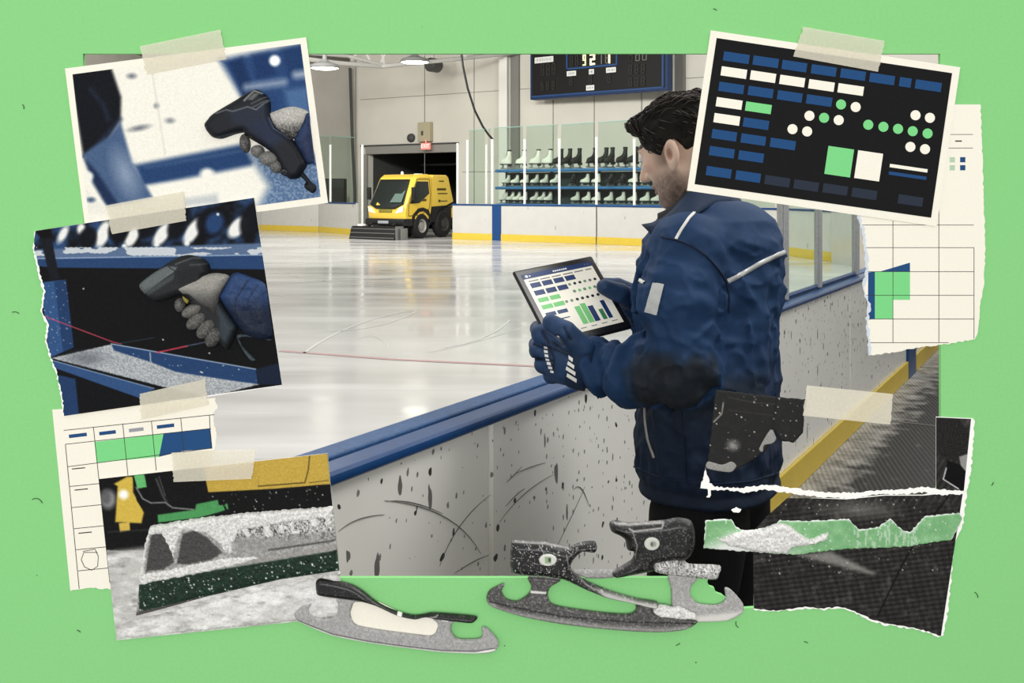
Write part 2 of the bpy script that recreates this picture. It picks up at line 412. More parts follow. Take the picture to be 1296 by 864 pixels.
sc1=inflate('barcode_scanner',zz([(145,325),(165,295),(200,258),(330,180),(450,112),(520,148),(545,190),(548,262),(580,340),(690,425),(765,555),(745,610),(715,650),(660,655),(612,600),(545,490),(395,395),(385,374),(330,385),(250,412),(195,402),(158,362)]),.0032,.011,9,scn,p1)
inflate('scanner_cord',zz([(718,630),(742,615),(790,672),(815,690),(822,720),(800,742),(770,725),(748,705),(752,680),(765,680)]),.003,.005,5,fsl((10,12,18),(30,34,44)),p1)
for i,(x,y,a,b,r) in enumerate([(392,440,32,58,-.15),(468,487,42,38,.2),(538,532,62,45,.1),(584,578,44,42,.2),(640,612,36,26,.1)]):
    pts=[(x+a*math.cos(t)*math.cos(r)-b*math.sin(t)*math.sin(r),y+a*math.cos(t)*math.sin(r)+b*math.sin(t)*math.cos(r)) for t in np.linspace(0,2*math.pi,20,endpoint=False)]
    c0=((74,72,72),(104,102,98),(110,108,104),(92,90,88),(24,26,34))[i]
    inflate('finger',zz(pts),.0045+.001*(i==2),.010,7,lambda Q,c0=c0:Paint(Q,c0).mix((fbm(Q*.9,7,2)>.55)*.35,(170,168,160)).grain(14,8+i),p1)

# ---------------------------------------------------------------- grid sheet, left
z=conv(50,470,.41667)
g1=thing('planning_sheet','cream planning sheet with green and navy blocks, under the snowy blade print','paper sheet',B(170,620,.001))
mb=MB(); top=z([(40,115),(535,80)]); right=jag(z([(535,80),(540,110),(528,132),(532,165),(541,200),(530,236),(520,300)]),1.1,3,2)
low=jag(z([(470,640),(215,660),(150,655),(95,665)]),.9,3,3)
mb.prism([top[:1]+right+low],lambda u,v,w:B(u,v,w),.0006,.0012,0)
def ln(mb,a,b,w=.8,off=.0014,mi=1): mb.prism([quadline(a,b,w)],lambda u,v,w_:B(u,v,w_),off-.0003,off,mi)
def pl(mb,pts,mi,off=.0014): mb.prism([pts],lambda u,v,w_:B(u,v,w_),off-.0003,off,mi)
pl(mb,z([(168,213),(378,188),(364,258),(175,276)]),2,.00135); pl(mb,z([(378,188),(520,172),(526,233),(440,240),(364,258)]),3,.00135)
for a,b in [((75,178),(532,130)),((80,220),(522,172)),((165,167),(215,640)),((254,158),(270,315)),((341,149),(356,300)),((430,140),(440,246)),((517,131),(522,232)),((80,220),(122,658)),((88,288),(522,232))]: ln(mb,*z([a,b]))
for k in range(2,7): ln(mb,*z([(80+6.5*k,220+64*k),(172+6.5*k,211+64*k)]))
for x,y,w,mi in [(118,193,54,3),(208,185,50,3),(295,176,44,4),(384,165,52,3)]: pl(mb,[tuple(v) for v in quadline(z([(x-w/2,y+w*.06)])[0],z([(x+w/2,y-w*.06)])[0],4.4)],mi)
for x,y in [(120,293),(128,357),(140,488)]: pl(mb,quadline(z([(x-20,y+2)])[0],z([(x+20,y-2)])[0],1.3),1)
cp=z([(133,545),(170,538),(180,560),(178,590),(160,602),(138,592),(128,570),(136,548),(178,548)])
for a,b in zip(cp[:-1],cp[1:]): ln(mb,a,b,.8)
mb.build('sheet',[M_CREAM,M_INK,M_GREENP,M_NAVYP,M_GREYP],g1)

# ---------------------------------------------------------------- print 3: snowy resurfacer blade
z=conv(120,560,.30103)
p3=thing('photo_print','print of a snow-caked ice resurfacer blade with green edge, lower left of the partition','photo print',B(280,690,.004))
flat('paper_base',[z([(20,150),(980,42),(1045,728),(95,826)])],.0028,.0008,M_TORN,p3)
def f3(Q):
    p=Paint(Q,(16,16,16))
    p.poly(z([(30,460),(200,440),(1045,420),(1060,760),(80,850)]),(196,194,188),12)
    n=fbm(Q*np.array([.05,.16]),3); p.mix((n-.4)*2.2*(Q[:,1]>695),(240,239,234)); n=fbm(Q*np.array([.07,.2]),13); p.mix((n-.55)*2.5*(Q[:,1]>700),(150,148,144))
    p.ell(*z([(60,235)])[0],10,12,(150,150,150),7,.9); p.poly(z([(85,170),(140,140),(165,140),(165,205),(210,290),(200,335),(90,330),(95,260),(100,180)]),(224,188,62),3)
    p.ell(*z([(125,215)])[0],6,6,(250,248,240),5); p.poly(z([(105,335),(150,330),(152,365),(110,372)]),(222,186,70),2); p.ell(*z([(50,225)])[0],6,9,(90,90,92),4,.8)
    p.poly(z([(162,140),(250,128),(290,250),(200,270),(180,240)]),(14,14,15),2)
    p.poly(z([(168,134),(212,130),(222,183),(183,190)]),(98,196,110),1.5)
    p.line(z([(178,185),(205,232),(240,250),(300,248),(330,270),(420,278)]),1.6,(170,170,168),1.5,.8); p.line(z([(262,150),(290,220),(312,260)]),2.2,(96,96,98),2.5,.8); p.line(z([(274,140),(300,220)]),1,(150,150,150),1.5,.6)
    p.poly(z([(455,75),(980,42),(993,170),(760,190),(480,205)]),(205,168,58),1.5); n=fbm(Q*.6,4,2); d,_=sdp(Q,z([(455,75),(980,42),(993,170),(760,190),(480,205)])); p.mix((n-.4)*.8*(d<0),(226,190,82))
    p.line(z([(905,55),(900,110),(885,165),(690,180)]),1.3,(60,48,16),1.2); p.line(z([(905,165),(985,155)]),.8,(80,62,22),1.2); p.line(z([(690,140),(690,180)]),.6,(130,100,40),1.2,.6)
    p.poly(z([(268,300),(425,278),(430,255),(520,237),(525,262),(560,252),(565,275),(520,290),(440,312),(270,332)]),(72,160,86),2); p.line(z([(545,255),(555,280)]),2.5,(20,22,20),1.2)
    p.line(z([(60,372),(240,362)]),1.5,(60,60,60),2,.8)
    p.specks(z([(470,210),(995,175),(1000,270),(560,300)]),60,(225,225,222),(.3,.8),5)
    return p.grain(9,2)
picture('picture',ruled(z([(20,150),(95,826)]),z([(980,42),(1045,728)])),.0030,f3,p3)
blade_out=z([(245,345),(420,318),(640,300),(1004,265),(1018,395),(1030,532),(780,570),(480,640),(300,690),(178,722),(192,585),(212,480),(232,380)])
def fb(Q):
    p=Paint(Q,(150,148,144)); 
    dark=[z([(250,372),(300,372),(330,430),(345,490),(300,520),(225,530),(238,440)]),z([(380,372),(430,358),(480,385),(545,450),(500,480),(400,500),(355,495)])]
    n=fbm(Q*.35,6,3); p.mix((n>.5)*.5,(206,204,200)); 
    for d in dark: p.poly(d,(70,69,68),3,1,1.0,.3)
    band,_=sdp(Q,z([(600,330),(1006,285),(1014,390),(780,440),(600,460)])); n=fbm(Q*np.array([.33,.22]),21,2); rid=np.abs(n-.5)*2
    p.mix((band<0)*(np.clip(1-rid*7,0,1))*(Q[:,1]<560+.30103*395),(30,29,28)); p.mix((band<0)*np.clip(1-np.abs(rid-.28)*9,0,1)*(Q[:,1]<560+.30103*400),(238,237,232))
    p.poly(z([(600,375),(720,385),(1012,360),(1016,400),(720,455),(600,462)]),(150,148,143),8,.6)
    p.line(z([(740,440),(1012,400)]),1.8,(40,38,36),2,.8); p.line(z([(600,500),(1020,432)]),9,(158,154,148),5,.8)
    p.poly(z([(190,582),(480,530),(1020,442),(1030,532),(780,572),(480,640),(200,708)]),(18,52,34),3); d,_=sdp(Q,z([(190,582),(480,530),(1020,442),(1030,532),(780,572),(480,640),(200,708)])); p.mix((fbm(Q*.2,2)-.4)*1.5*(d<0),(12,26,20))
    p.poly(z([(178,722),(182,700),(480,632),(520,640),(300,692)]),(96,92,88),3,1,1,.3)
    p.specks(z([(195,582),(640,510),(1025,460),(1028,530),(480,640),(190,700)]),420,(236,236,232),(.3,1.1),7)
    return p.grain(16,4)
inflate('snowy_blade',blade_out,.0031,.006,8,fb,p3,hn=.0008,hs=.4,sm=False)
SNOW=lambda Q:Paint(Q,(216,214,208)).mix((fbm(Q*.5,3,3)-.35)*1.8,(250,249,246)).mix((fbm(Q*.9,8,2)>.64)*.3,(140,138,134)).grain(10,9)
def rough(pts,seed,a=1.2,st=2.5): return jag(pts+[pts[0]],a,st,seed)[:-1]
inflate('snow_crust',rough(z([(240,345),(430,312),(640,290),(1002,262),(1004,305),(800,330),(620,360),(590,420),(560,465),(535,420),(470,370),(380,362),(352,440),(342,490),(325,440),(290,375),(245,380),(228,470),(222,535),(320,520),(420,495),(560,470),(740,462),(640,500),(430,545),(200,588),(190,560),(205,480),(228,380)]),4,.9),.004,.007,4,SNOW,p3,hn=.002,hs=.5)
for i,pts in enumerate([[(618,350),(650,345),(668,375),(655,400),(640,380)],[(715,340),(745,332),(755,380),(735,395),(718,375)],[(820,325),(846,318),(850,360),(880,350),(870,372),(835,378)],[(905,310),(935,300),(955,335),(930,350),(912,335)],[(965,300),(995,290),(1000,340),(985,345)],[(560,390),(585,385),(590,450),(570,462)],[(775,335),(800,332),(806,372),(785,376)]]):
    inflate('snow_ridge',rough(z(pts),20+i,.5,2),.006,.005,3,SNOW,p3)
def snowbank(x0,x1,y0,seed):
    g=random.Random(seed); t=[(x,y0(x)+g.uniform(-5,5)) for x in np.linspace(x0,x1,26)]
    return t
BANK=lambda Q:Paint(Q,(208,206,200)).mix((fbm(Q*np.array([.04,.12]),17)-.35)*2.2,(246,245,241)).mix((fbm(Q*np.array([.06,.2]),23)-.55)*2.2,(140,138,134)).mix((fbm(Q*.6,3,2)-.5)*.8,(250,249,246)).grain(9,9)
inflate('snow_bank',jag(z(snowbank(175,1034,lambda x:738-(x-160)*.225,5)+[(1042,722),(100,818),(92,770),(175,738)]),.9,2.5,77)[:-1],.0032,.004,7,BANK,p3,hn=.0016,hs=.16,sm=False)

# ---------------------------------------------------------------- print 2: scanner over a steel bench, torn left edge
z=conv(30,230,.34722); zz=conv(160,300,.21990)
p2=thing('photo_print','torn dark print of a gloved hand scanning a speckled metal bench, skates above','photo print',B(200,390,.006))
torn=jag(z([(50,178),(45,240),(66,330),(85,400),(75,470),(97,520),(90,580),(108,640),(130,700),(148,780),(153,850)]),.9,2.5,5)
edge=jag(z([(48,178),(40,240),(59,330),(77,400),(70,470),(90,520),(84,580),(102,640),(125,700),(144,780),(150,851)]),1.1,2.5,6)
flat('paper_base',[edge+z([(440,800),(670,781),(945,738),(843,57)])],.0046,.0008,M_TORN,p2)
def f2(Q):
    p=Paint(Q,(11,12,15)); zx=(Q[:,0]-30)/.34722; zy=(Q[:,1]-230)/.34722
    n=fbm(np.c_[zx/46,zy/50],31,3); top=np.clip((262-zy)/10,0,1)
    p.mix(top*(n-.35)*2.4,(40,74,124))
    for (x,y,a,b,r) in [(150,190,14,34,.5),(295,190,22,52,.35),(400,200,20,42,.5),(510,190,22,50,.6),(620,180,22,52,.55),(785,165,26,46,.75),(215,170,14,20,.2)]:
        p.ell(*z([(x,y)])[0],a*.347,b*.347,(236,236,228),4,1,r)
    for (x,y,a,b) in [(240,205,40,38),(350,180,45,40),(455,165,40,40),(560,170,38,42),(685,150,62,58),(835,140,50,70)]: p.ell(*z([(x,y)])[0],a*.347*.8,b*.347,(9,12,20),5,.95,.3)
    p.ell(*z([(700,150)])[0],11,14,(34,72,128),6,.9,.4); p.ell(*z([(712,118)])[0],1.8,1.8,(220,224,228),1.5); p.ell(*z([(600,225)])[0],3,4,(238,238,230),2); p.ell(*z([(490,230)])[0],3,3,(238,238,230),2); p.ell(*z([(372,235)])[0],3,3,(238,238,230),2)
    p.poly(z([(45,245),(500,235),(880,222),(884,268),(500,276),(45,285)]),(86,112,150),4); n=fbm(np.c_[zx/60,zy/18],5,2); p.mix((n>.48)*(zy>238)*(zy<268)*.8,(226,228,224))
    p.poly(z([(45,278),(878,266),(888,318),(130,312),(45,305)]),(34,68,118),1.5); p.line(z([(45,279),(880,265)]),1.1,(160,184,214),1.2)
    p.poly(z([(130,313),(888,320),(950,680),(300,600),(180,560)]),(12,12,14),3)
    p.poly(z([(50,178),(105,176),(110,205),(70,205)]),(10,10,12),2); p.poly(z([(68,205),(108,203),(138,355),(105,360)]),(20,24,32),2)
    p.poly(z([(70,365),(160,355),(188,600),(100,640),(90,560)]),(44,84,140),1.5); p.poly(z([(118,362),(160,356),(188,600),(150,615)]),(28,60,108),1.5); p.specks(z([(70,365),(160,355),(188,600),(100,640),(90,560)]),60,(170,190,214),(.3,.8),4)
    p.poly(z([(108,640),(325,590),(600,640),(860,735),(680,782),(530,748)]),(150,156,162),2); n=fbm(Q*.9,8,2); d,_=sdp(Q,z([(108,640),(325,590),(600,640),(860,735),(680,782),(530,748)])); p.mix((d<0)*(n>.5)*.55,(214,216,214)); p.ell(*z([(235,640)])[0],22,8,(92,96,104),10,.6)
    p.poly(z([(325,588),(850,680),(858,735),(720,715),(560,690),(470,655),(335,612)]),(32,66,116),2); p.line(z([(325,588),(600,637),(850,680)]),1.1,(170,192,216),1.2); p.specks(z([(325,588),(850,680),(858,735),(470,655)]),60,(190,204,220),(.3,.8),6)
    p.poly(z([(850,680),(945,655),(950,735),(858,735)]),(20,34,58),2)
    p.poly(z([(110,648),(480,750),(440,790),(118,675)]),(44,82,136),2); p.poly(z([(120,678),(440,790),(440,830),(150,860)]),(12,13,16),2); p.poly(z([(128,700),(195,715),(208,850),(150,860)]),(28,60,108),2); p.line(z([(110,648),(480,750)]),1,(140,166,200),1.2)
    p.line(z([(80,487),(335,583),(360,588)]),1.0,(226,70,92),1.0); p.line(z([(345,588),(480,566)]),.8,(60,80,100),1.2,.8); p.line(z([(490,620),(600,596)]),1.4,(230,60,86),1.0); p.line(z([(600,596),(665,582)]),1.1,(110,130,160),1.2,.8); p.line(z([(466,620),(468,652)]),.9,(220,226,226),1.2)
    p.line(z([(470,700),(860,735)]),.6,(210,214,212),1,.5)
    for x,y in [(224,388),(513,573),(681,622),(650,690),(655,692),(700,715)]: p.ell(*z([(x,y)])[0],.9,.9,(220,222,222),1)
    return p.grain(6,8)
picture('picture',ruled(torn,z([(843,58),(945,737)])),.0048,f2,p2)
inflate('sleeve',zz([(640,200),(720,225),(806,268),(828,400),(848,560),(800,588),(700,560),(640,500),(545,345),(560,300),(600,225)]),.005,.010,14,lambda Q:Paint(Q,(36,66,116)).mix((Q[:,1]-300-.2199*330)/22,(14,28,54)).line(zz([(555,330),(600,250),(640,205)]),1.2,(16,32,62),1.5).line(zz([(640,470),(650,350),(715,245)]),1.6,(16,32,62),2).line(zz([(720,460),(720,350),(770,270)]),1.5,(20,38,72),2).line(zz([(770,400),(760,350),(830,300)]),1.5,(20,38,72),2).grain(9,7),p2,hn=.002,hs=.12)
def scn2(Q):
    p=Paint(Q,(28,31,34)); p.poly(zz([(95,265),(180,195),(260,160),(320,165),(300,195),(200,260),(130,318),(95,290)]),(96,104,104),3); p.poly(zz([(130,300),(240,240),(310,200),(300,235),(150,330)]),(60,67,68),3); p.line(zz([(120,320),(310,178)]),.8,(130,138,136),1.2,.7)
    p.line(zz([(262,160),(310,190),(300,260)]),1,(12,12,14),1.2); p.line(zz([(310,150),(400,115),(440,118)]),1.4,(110,116,114),1.6,.8); p.line(zz([(390,155),(480,148)]),1.2,(110,114,112),1.4,.6)
    p.poly(zz([(320,190),(490,150),(490,220),(330,270)]),(16,18,24),6,.8); p.line(zz([(92,290),(130,340),(150,355)]),1.6,(214,70,84),1.2)
    p.poly(zz([(520,350),(640,500),(600,600),(560,560),(560,450)]),(44,56,66),5); return p.grain(6,3)
sc2=inflate('barcode_scanner',zz([(88,265),(120,232),(200,180),(290,120),(365,100),(440,115),(485,150),(492,205),(470,240),(545,350),(640,500),(648,530),(600,640),(565,622),(470,520),(400,420),(340,330),(250,355),(190,368),(140,345),(95,298)]),.0052,.012,10,scn2,p2)
inflate('scanner_cord',zz([(640,560),(700,555),(830,580),(830,592),(700,570),(660,585),(690,640),(740,690),(750,705),(720,705),(665,625)]),.005,.004,3,fsl((40,52,60),(80,94,100)),p2)
GL=lambda c0:(lambda Q:Paint(Q,c0).mix((fbm(Q*.8,7,2)>.54)*.3,(160,158,150)).mix(((Q[:,1]-362)/26)*(c0[0]>120),(46,45,44)).grain(13,8))
inflate('glove',zz([(315,275),(400,235),(480,208),(545,203),(605,222),(562,300),(545,350),(560,420),(540,470),(450,400),(380,340),(345,325),(305,300)]),.0085,.011,11,GL((150,147,138)),p2)
for i,(x,y,a,b,r) in enumerate([(325,385,30,42,-.1),(400,415,68,38,-.45),(425,472,70,42,-.65),(478,518,68,44,-.85),(520,565,62,42,-1.05)]):
    pts=[(x+a*math.cos(t)*math.cos(r)-b*math.sin(t)*math.sin(r),y+a*math.cos(t)*math.sin(r)+b*math.sin(t)*math.cos(r)) for t in np.linspace(0,2*math.pi,20,endpoint=False)]
    inflate('finger',zz(pts),.0095+.0008*i,.010,8,GL(((84,82,80),(98,96,90),(86,84,80),(80,78,75),(74,72,70))[i]),p2)
inflate('trigger',zz([(350,330),(385,355),(375,375),(355,350)]),.017,.003,2,(150,138,50),p2)

# ---------------------------------------------------------------- grid sheet, right
z=conv(980,120,.44)
g2=thing('planning_sheet','torn cream grid sheet with a green block, beside the opening on the right','paper sheet',B(1165,290,.001))
mb=MB()
pts=z([(400,28),(592,28)])+jag(z([(592,28),(598,200),(602,330),(606,430),(602,540),(590,610),(583,690),(575,702)]),.8,4,8)[1:]+jag(z([(575,702),(500,715),(400,728),(330,742),(270,748)]),1.0,3,9)[1:]+jag(z([(270,748),(266,690),(262,650),(268,600),(252,560),(262,500),(258,440),(248,380),(234,340)]),1.2,3,10)[1:]
mb.prism([pts],lambda u,v,w:B(u,v,w),.0006,.0012,0)
pl(mb,z([(269,510),(288,508),(288,644),(268,646)]),3,.00135); pl(mb,z([(302,508),(389,482),(389,508)]),3,.00135); pl(mb,z([(288,508),(389,508),(389,589),(340,589),(340,644),(288,644)]),2,.00135)
for a,b in [((252,374),(572,374)),((262,439),(573,439)),((268,508),(572,508)),((264,576),(572,576)),((266,644),(573,644)),((270,712),(500,712)),((340,362),(340,712)),((472,300),(472,712)),((573,439),(573,700)),((500,114),(570,114)),((500,153),(570,153))]: ln(mb,*z([a,b]),.7)
pl(mb,quadline(z([(519,133)])[0],z([(538,133)])[0],1.6),1)
for x,y,mi in [(503,179,4),(533,179,3),(503,202,4),(533,202,3)]: pl(mb,z([(x,y),(x+15,y),(x+15,y+15),(x,y+15)]),mi)
mb.build('sheet',[M_CREAM,M_INK,M_GREENP,M_NAVYP,M_SAGEP],g2)
mb=MB(); el=z([(270,748),(266,690),(262,650),(268,600),(252,560),(262,500),(258,440),(248,380),(234,340)])
mb.prism([jag(el,1.2,3,10)+[(x+3.2,y) for x,y in jag(el,1.6,3,11)][::-1]],lambda u,v,w:B(u,v,w),.0012,.0016); mb.build('torn_edge',mat('torn_fibre',(206,216,224),rough=.9),g2)

# ---------------------------------------------------------------- black card
z=conv(860,20,.3241)
c1=thing('dashboard_card','white-bordered black card of blue, white and green blocks and dots','card',B(1040,160,.006))
flat('paper_border',[z([(120,58),(1092,202),(1000,822),(28,682)])],.0030,.001,M_CREAM,c1)
mb=MB(); mb.prism([z([(143,88),(1060,225),(978,788),(57,657)])],lambda u,v,w:B(u,v,w),.0029,.0033,0)
def blk(x0,y0,w,h,mi):
    ux,uy,vx,vy=.9895,.1440,-.1465,.9892
    c=[(x0,y0),(x0+w*ux,y0+w*uy),(x0+w*ux+h*vx,y0+w*uy+h*vy),(x0+h*vx,y0+h*vy)]; pl(mb,z(c),mi,.0036)
NV,WH,GR,SL=1,2,3,4
for x,y,w,mi in [(172,140,101,NV),(287,156,100,NV),(400,173,97,NV),(514,190,98,NV),(628,206,98,NV),(741,223,98,NV),(857,240,46,NV),(919,249,102,NV),
  (163,198,100,WH),(277,214,99,WH),(391,231,98,WH),(504,248,100,WH),(618,264,100,WH),
  (154,258,98,NV),(268,274,98,NV),(382,291,97,NV),(495,307,100,NV),
  (144,318,101,WH),(258,335,101,GR),(135,380,101,WH),(249,397,100,NV),
  (127,442,97,NV),(240,459,97,NV),(354,476,99,NV),(117,508,98,NV),(231,525,98,NV),(105,586,98,NV),(220,603,97,NV),
  (333,621,98,SL),(446,638,97,SL),(559,653,97,SL),(672,670,98,SL),(852,696,97,SL)]: blk(x,y,w,36,mi)
blk(578,508,101,110,GR); blk(694,525,98,109,WH); blk(818,578,148,13,WH); blk(814,607,148,13,NV)
for x,y,mi in [(627,347,GR),(684,357,WH),(504,391,WH),(561,399,GR),(618,408,WH),(438,443,WH),(495,452,WH),(733,426,GR),(792,434,GR),(849,442,GR),(906,451,GR),(964,460,GR),(917,389,WH),(973,399,WH),(897,512,WH),(954,521,WH)]:
    pl(mb,z([(x+19.5*math.cos(t),y+19.5*math.sin(t)) for t in np.linspace(0,2*math.pi,28,endpoint=False)]),mi,.0036)
mb.build('printed_panel',[M_BLACKP,M_NAVYP,M_CREAM,M_GREENP,M_SLATEP],c1)

# ---------------------------------------------------------------- print 4: torn print of the ribbed matting
z=conv(860,470,.405)
p4=thing('photo_print','torn print of dark ribbed matting with ragged white edges, lower right of the partition','photo print',B(1090,720,.003))
bot=z([(231,738),(300,745),(350,738),(400,733),(450,738),(500,732),(545,748),(600,772),(640,786),(700,793),(760,806),(815,824)])
rgt=z([(915,146),(913,210),(906,300),(890,400),(882,470),(862,515),(848,580),(843,660),(834,740),(820,822)])
top=z([(231,506),(273,456),(338,398),(420,394),(520,396),(640,384),(760,384),(800,372),(800,140),(915,145)])
flat('paper_base',[top+jag([(x+1.5,y) for x,y in rgt],1.2,3,31)[1:]+jag([(x,y+1.8) for x,y in bot[::-1]],1.3,3,32)[1:]],.0016,.0008,M_TORN,p4)
def f4(Q):
    zx=(Q[:,0]-860)/.405; zy=(Q[:,1]-470)/.405; p=Paint(Q,(44,42,40))
    r=np.sin((zy+zx*.12)/7.5*2*math.pi*.5)+.5*np.sin((zx-zy*.25)/11*2*math.pi*.5); p.mix(np.clip(r*.4,0,1),(74,71,68)); p.mix(np.clip(-r*.5,0,1),(22,21,20))
    up=np.clip((440-zy)/40,0,1); r2=np.sin((zx*.8+zy*.5)/9*2*math.pi*.5); p.mix(up*.9,(40,38,36)); p.mix(up*np.clip(r2*.5,0,1),(84,80,77))
    n=fbm(Q*.12,4); p.mix(np.clip((n-.55)*2.5,0,1)*.5,(120,116,110)); p.mix(np.clip((fbm(Q*.05,14)-.5)*2,0,1)*.5,(18,17,16))
    p.poly(z([(370,572),(470,560),(612,628),(600,634)]),(168,164,156),8,.7); p.ell(*z([(560,430)])[0],36,9,(140,136,130),14,.6)
    p.line(z([(838,390),(750,500),(690,610),(616,765)]),1.8,(10,10,10),1.5); p.line(z([(230,630),(860,640)]),1.0,(30,28,27),2,.5)
    p.specks(z([(230,420),(880,380),(840,640),(230,640)]),150,(200,196,190),(.3,1.0),9)
    # upper right scrap: dark mitten against matting
    p.poly(z([(786,138),(870,140),(905,200),(906,260),(870,280),(815,265),(790,220)]),(30,29,28),3); d,_=sdp(Q,z([(786,138),(870,140),(905,200),(906,260),(870,280),(815,265),(790,220)])); p.mix((d<0)*(np.sin(zx*.9)*np.sin(zy*.9)>.3)*.5,(70,68,66))
    p.poly(z([(872,265),(902,255),(905,310),(880,312)]),(150,148,144),2); p.poly(z([(835,275),(875,290),(900,320),(885,372),(825,340)]),(9,9,10),2); p.line(z([(832,300),(822,335),(870,365)]),1.2,(236,234,230),1.2)
    return p.grain(8,6)
lo_l=z([(228,500),(226,738)]); 
gl=ruled(z([(228,500),(335,394),(560,398),(800,374)]),bot[:-2]+[bot[-2]] ,1.0)
def cut_grid(): # ruled top -> bottom
    tops=z([(228,500),(270,452),(335,394),(420,394),(520,398),(640,386),(760,386),(884,374)]); bots=jag(bot,.9,3,33)
    return ruled(tops,bots,1.0)
picture('picture',cut_grid(),.0018,f4,p4)
picture('picture_corner',ruled(z([(800,142),(800,374)]),z([(909,147),(886,376)])),.0018,f4,p4)
# torn white ribbon, green strip, black scraps
ts=thing('torn_paper_strip','ragged white torn paper strip running across the jacket and matting','paper strip',B(1040,622,.003))
up=jag(z([(64,362),(80,298),(92,345),(110,358),(180,362),(270,352),(330,358),(390,368),(470,376),(540,376),(600,372),(680,366),(760,358),(820,366),(884,370)]),1.1,2.5,41)
dn=jag(z([(884,380),(820,382),(760,374),(680,382),(600,380),(545,394),(480,392),(400,386),(320,374),(270,366),(200,376),(150,368),(98,368),(92,390),(85,390),(86,364)]),1.1,2.5,42)
mb=MB(); mb.prism([up+dn],lambda u,v,w:B(u,v,w),.0026,.0034); mb.build('strip',M_TORN,ts)
bit=thing('paper_scrap','tiny white torn flake on the black trousers','paper scrap',B(932,643,.003))
mb=MB(); mb.prism([rough(z([(160,430),(175,422),(192,428),(186,437),(165,437)]),43,.6,2)],lambda u,v,w:B(u,v,w),.0026,.0032); mb.build('flake',M_TORN,bit)
gs=thing('torn_paper_strip','torn green paper strip dusted with snow, above the ribbed matting','paper strip',B(1050,670,.003))
gpoly=z([(80,462),(160,458),(176,484),(205,496),(240,490),(290,478),(312,462),(400,464),(525,458),(560,492),(620,482),(655,456),(690,490),(716,500),(762,450),(870,438),(882,456),(846,522),(700,545),(500,552),(360,570),(250,562),(74,550)])
def fg(Q):
    p=Paint(Q,(120,186,120)); zx=(Q[:,0]-860)/.405; zy=(Q[:,1]-470)/.405
    p.mix(np.clip((fbm(Q*.1,3)-.35)*1.6,0,1),(150,208,146)); p.mix(np.clip((zy-(500+20*np.sin(zx/40)))/50,0,1)*np.clip((420-zx)/200,0,1),(232,234,228))
    d=-sdp(Q,gpoly)[0]; p.mix(np.clip(1-d/1.6,0,1)*(zy<520),(240,242,238)); n=fbm(Q*np.array([.5,.15]),5,2); p.mix((n>.58)*(zx>540)*(zx<740)*.5,(220,228,216)); p.specks(gpoly,120,(244,246,242),(.3,.9),3); return p.grain(8,2)
inflate('strip',jag(gpoly+[gpoly[0]],.8,2.5,44)[:-1],.003,.0012,2,fg,gs)
inflate('snow_heap',rough(z([(165,500),(205,494),(255,488),(300,470),(330,470),(372,500),(405,520),(440,505),(462,496),(458,520),(420,535),(350,545),(330,565),(250,560),(150,540),(120,520)]),45,.8),.0038,.006,6,SNOW,gs,hn=.002,hs=.35)
bs=thing('paper_scrap','black torn scrap of a pocket and mitten stuck over the jacket back','paper scrap',B(960,545,.003))
def fk(Q):
    p=Paint(Q,(26,25,24)); p.line(z([(135,95),(130,130),(105,155)]),1.2,(190,184,176),1.2); p.line(z([(150,78),(230,95),(295,100)]),.8,(80,76,72),1.4,.8); p.line(z([(150,118),(290,135)]),.8,(70,66,62),1.4,.7)
    p.ell(*z([(165,228)])[0],7,6,(170,166,160),8,.8); p.line(z([(300,80),(288,180)]),1.5,(10,10,10),1.5); p.mix((fbm(Q*.2,5)-.5)*1.2,(46,44,42)); p.specks(z([(112,55),(390,85),(355,220),(230,270),(85,300)]),60,(230,228,222),(.3,1.0),3); return p.grain(5,3)
inflate('scrap',rough(z([(112,55),(300,78),(396,86),(388,125),(384,190),(355,220),(315,214),(292,180),(270,245),(232,272),(165,312),(85,298),(100,160)]),46,.5,3),.0026,.0012,2,fk,bs)
TAPEG=lambda Q:Paint(Q,(150,148,142)).grain(14,3)
inflate('fastener',z([(246,238),(282,178),(300,206),(288,222),(262,228),(258,248)]),.0036,.0010,1.5,TAPEG,bs)
inflate('hem_tape',z([(88,278),(130,288),(160,278),(176,292),(155,312),(84,300)]),.0036,.0010,1.5,TAPEG,bs)

# ---------------------------------------------------------------- masking tape
def tape_mat(name,c,a):
    m=mat(name,c,rough=.7,spec=.2,grain=.05,gs=300,alpha=a,bump=.1,bs=90); return m
M_TAPE=tape_mat('masking_tape',(240,234,214),.42)
def tape(q,off,label,seed,sag=.0):
    t=thing('tape_strip',label,'tape',B(sum(p[0] for p in q)/4,sum(p[1] for p in q)/4,off),group='strips of masking tape')
    a,b,c,d=q; pts=[a,b]+jag([b,c],.9,2.5,seed)[1:-1]+[c,d]+jag([d,a],.9,2.5,seed+1)[1:-1]
    mb=MB(); mb.prism([pts],lambda u,v,w:B(u,v,w),off-.0003,off); mb.build('strip',M_TAPE,t)
tape([(178.7,59),(280,38),(287.5,75.6),(186.5,95)],.0036,'masking tape along the top edge of the bordered scanner print',1)
tape([(136,260),(234,242),(238,279),(144.6,296)],.0062,'masking tape joining the bordered print to the torn print below it',3)
tape([(179,497),(262,478),(265,511),(180,530)],.0062,'masking tape where the torn scanner print meets the grid sheet',5)
tape([(219,571),(325,566),(320,604),(222,608)],.0058,'masking tape over the yellow panel of the snowy blade print',7)
tape([(1015.6,34.6),(1118,52.4),(1109.6,91.3),(1002.6,71.9)],.0042,'masking tape at the top edge of the black card',9)
tape([(1020,486.5),(1128.5,497.5),(1125,536),(1014.7,524.7)],.0046,'masking tape over the yellow kick plate beside the black scrap',11)

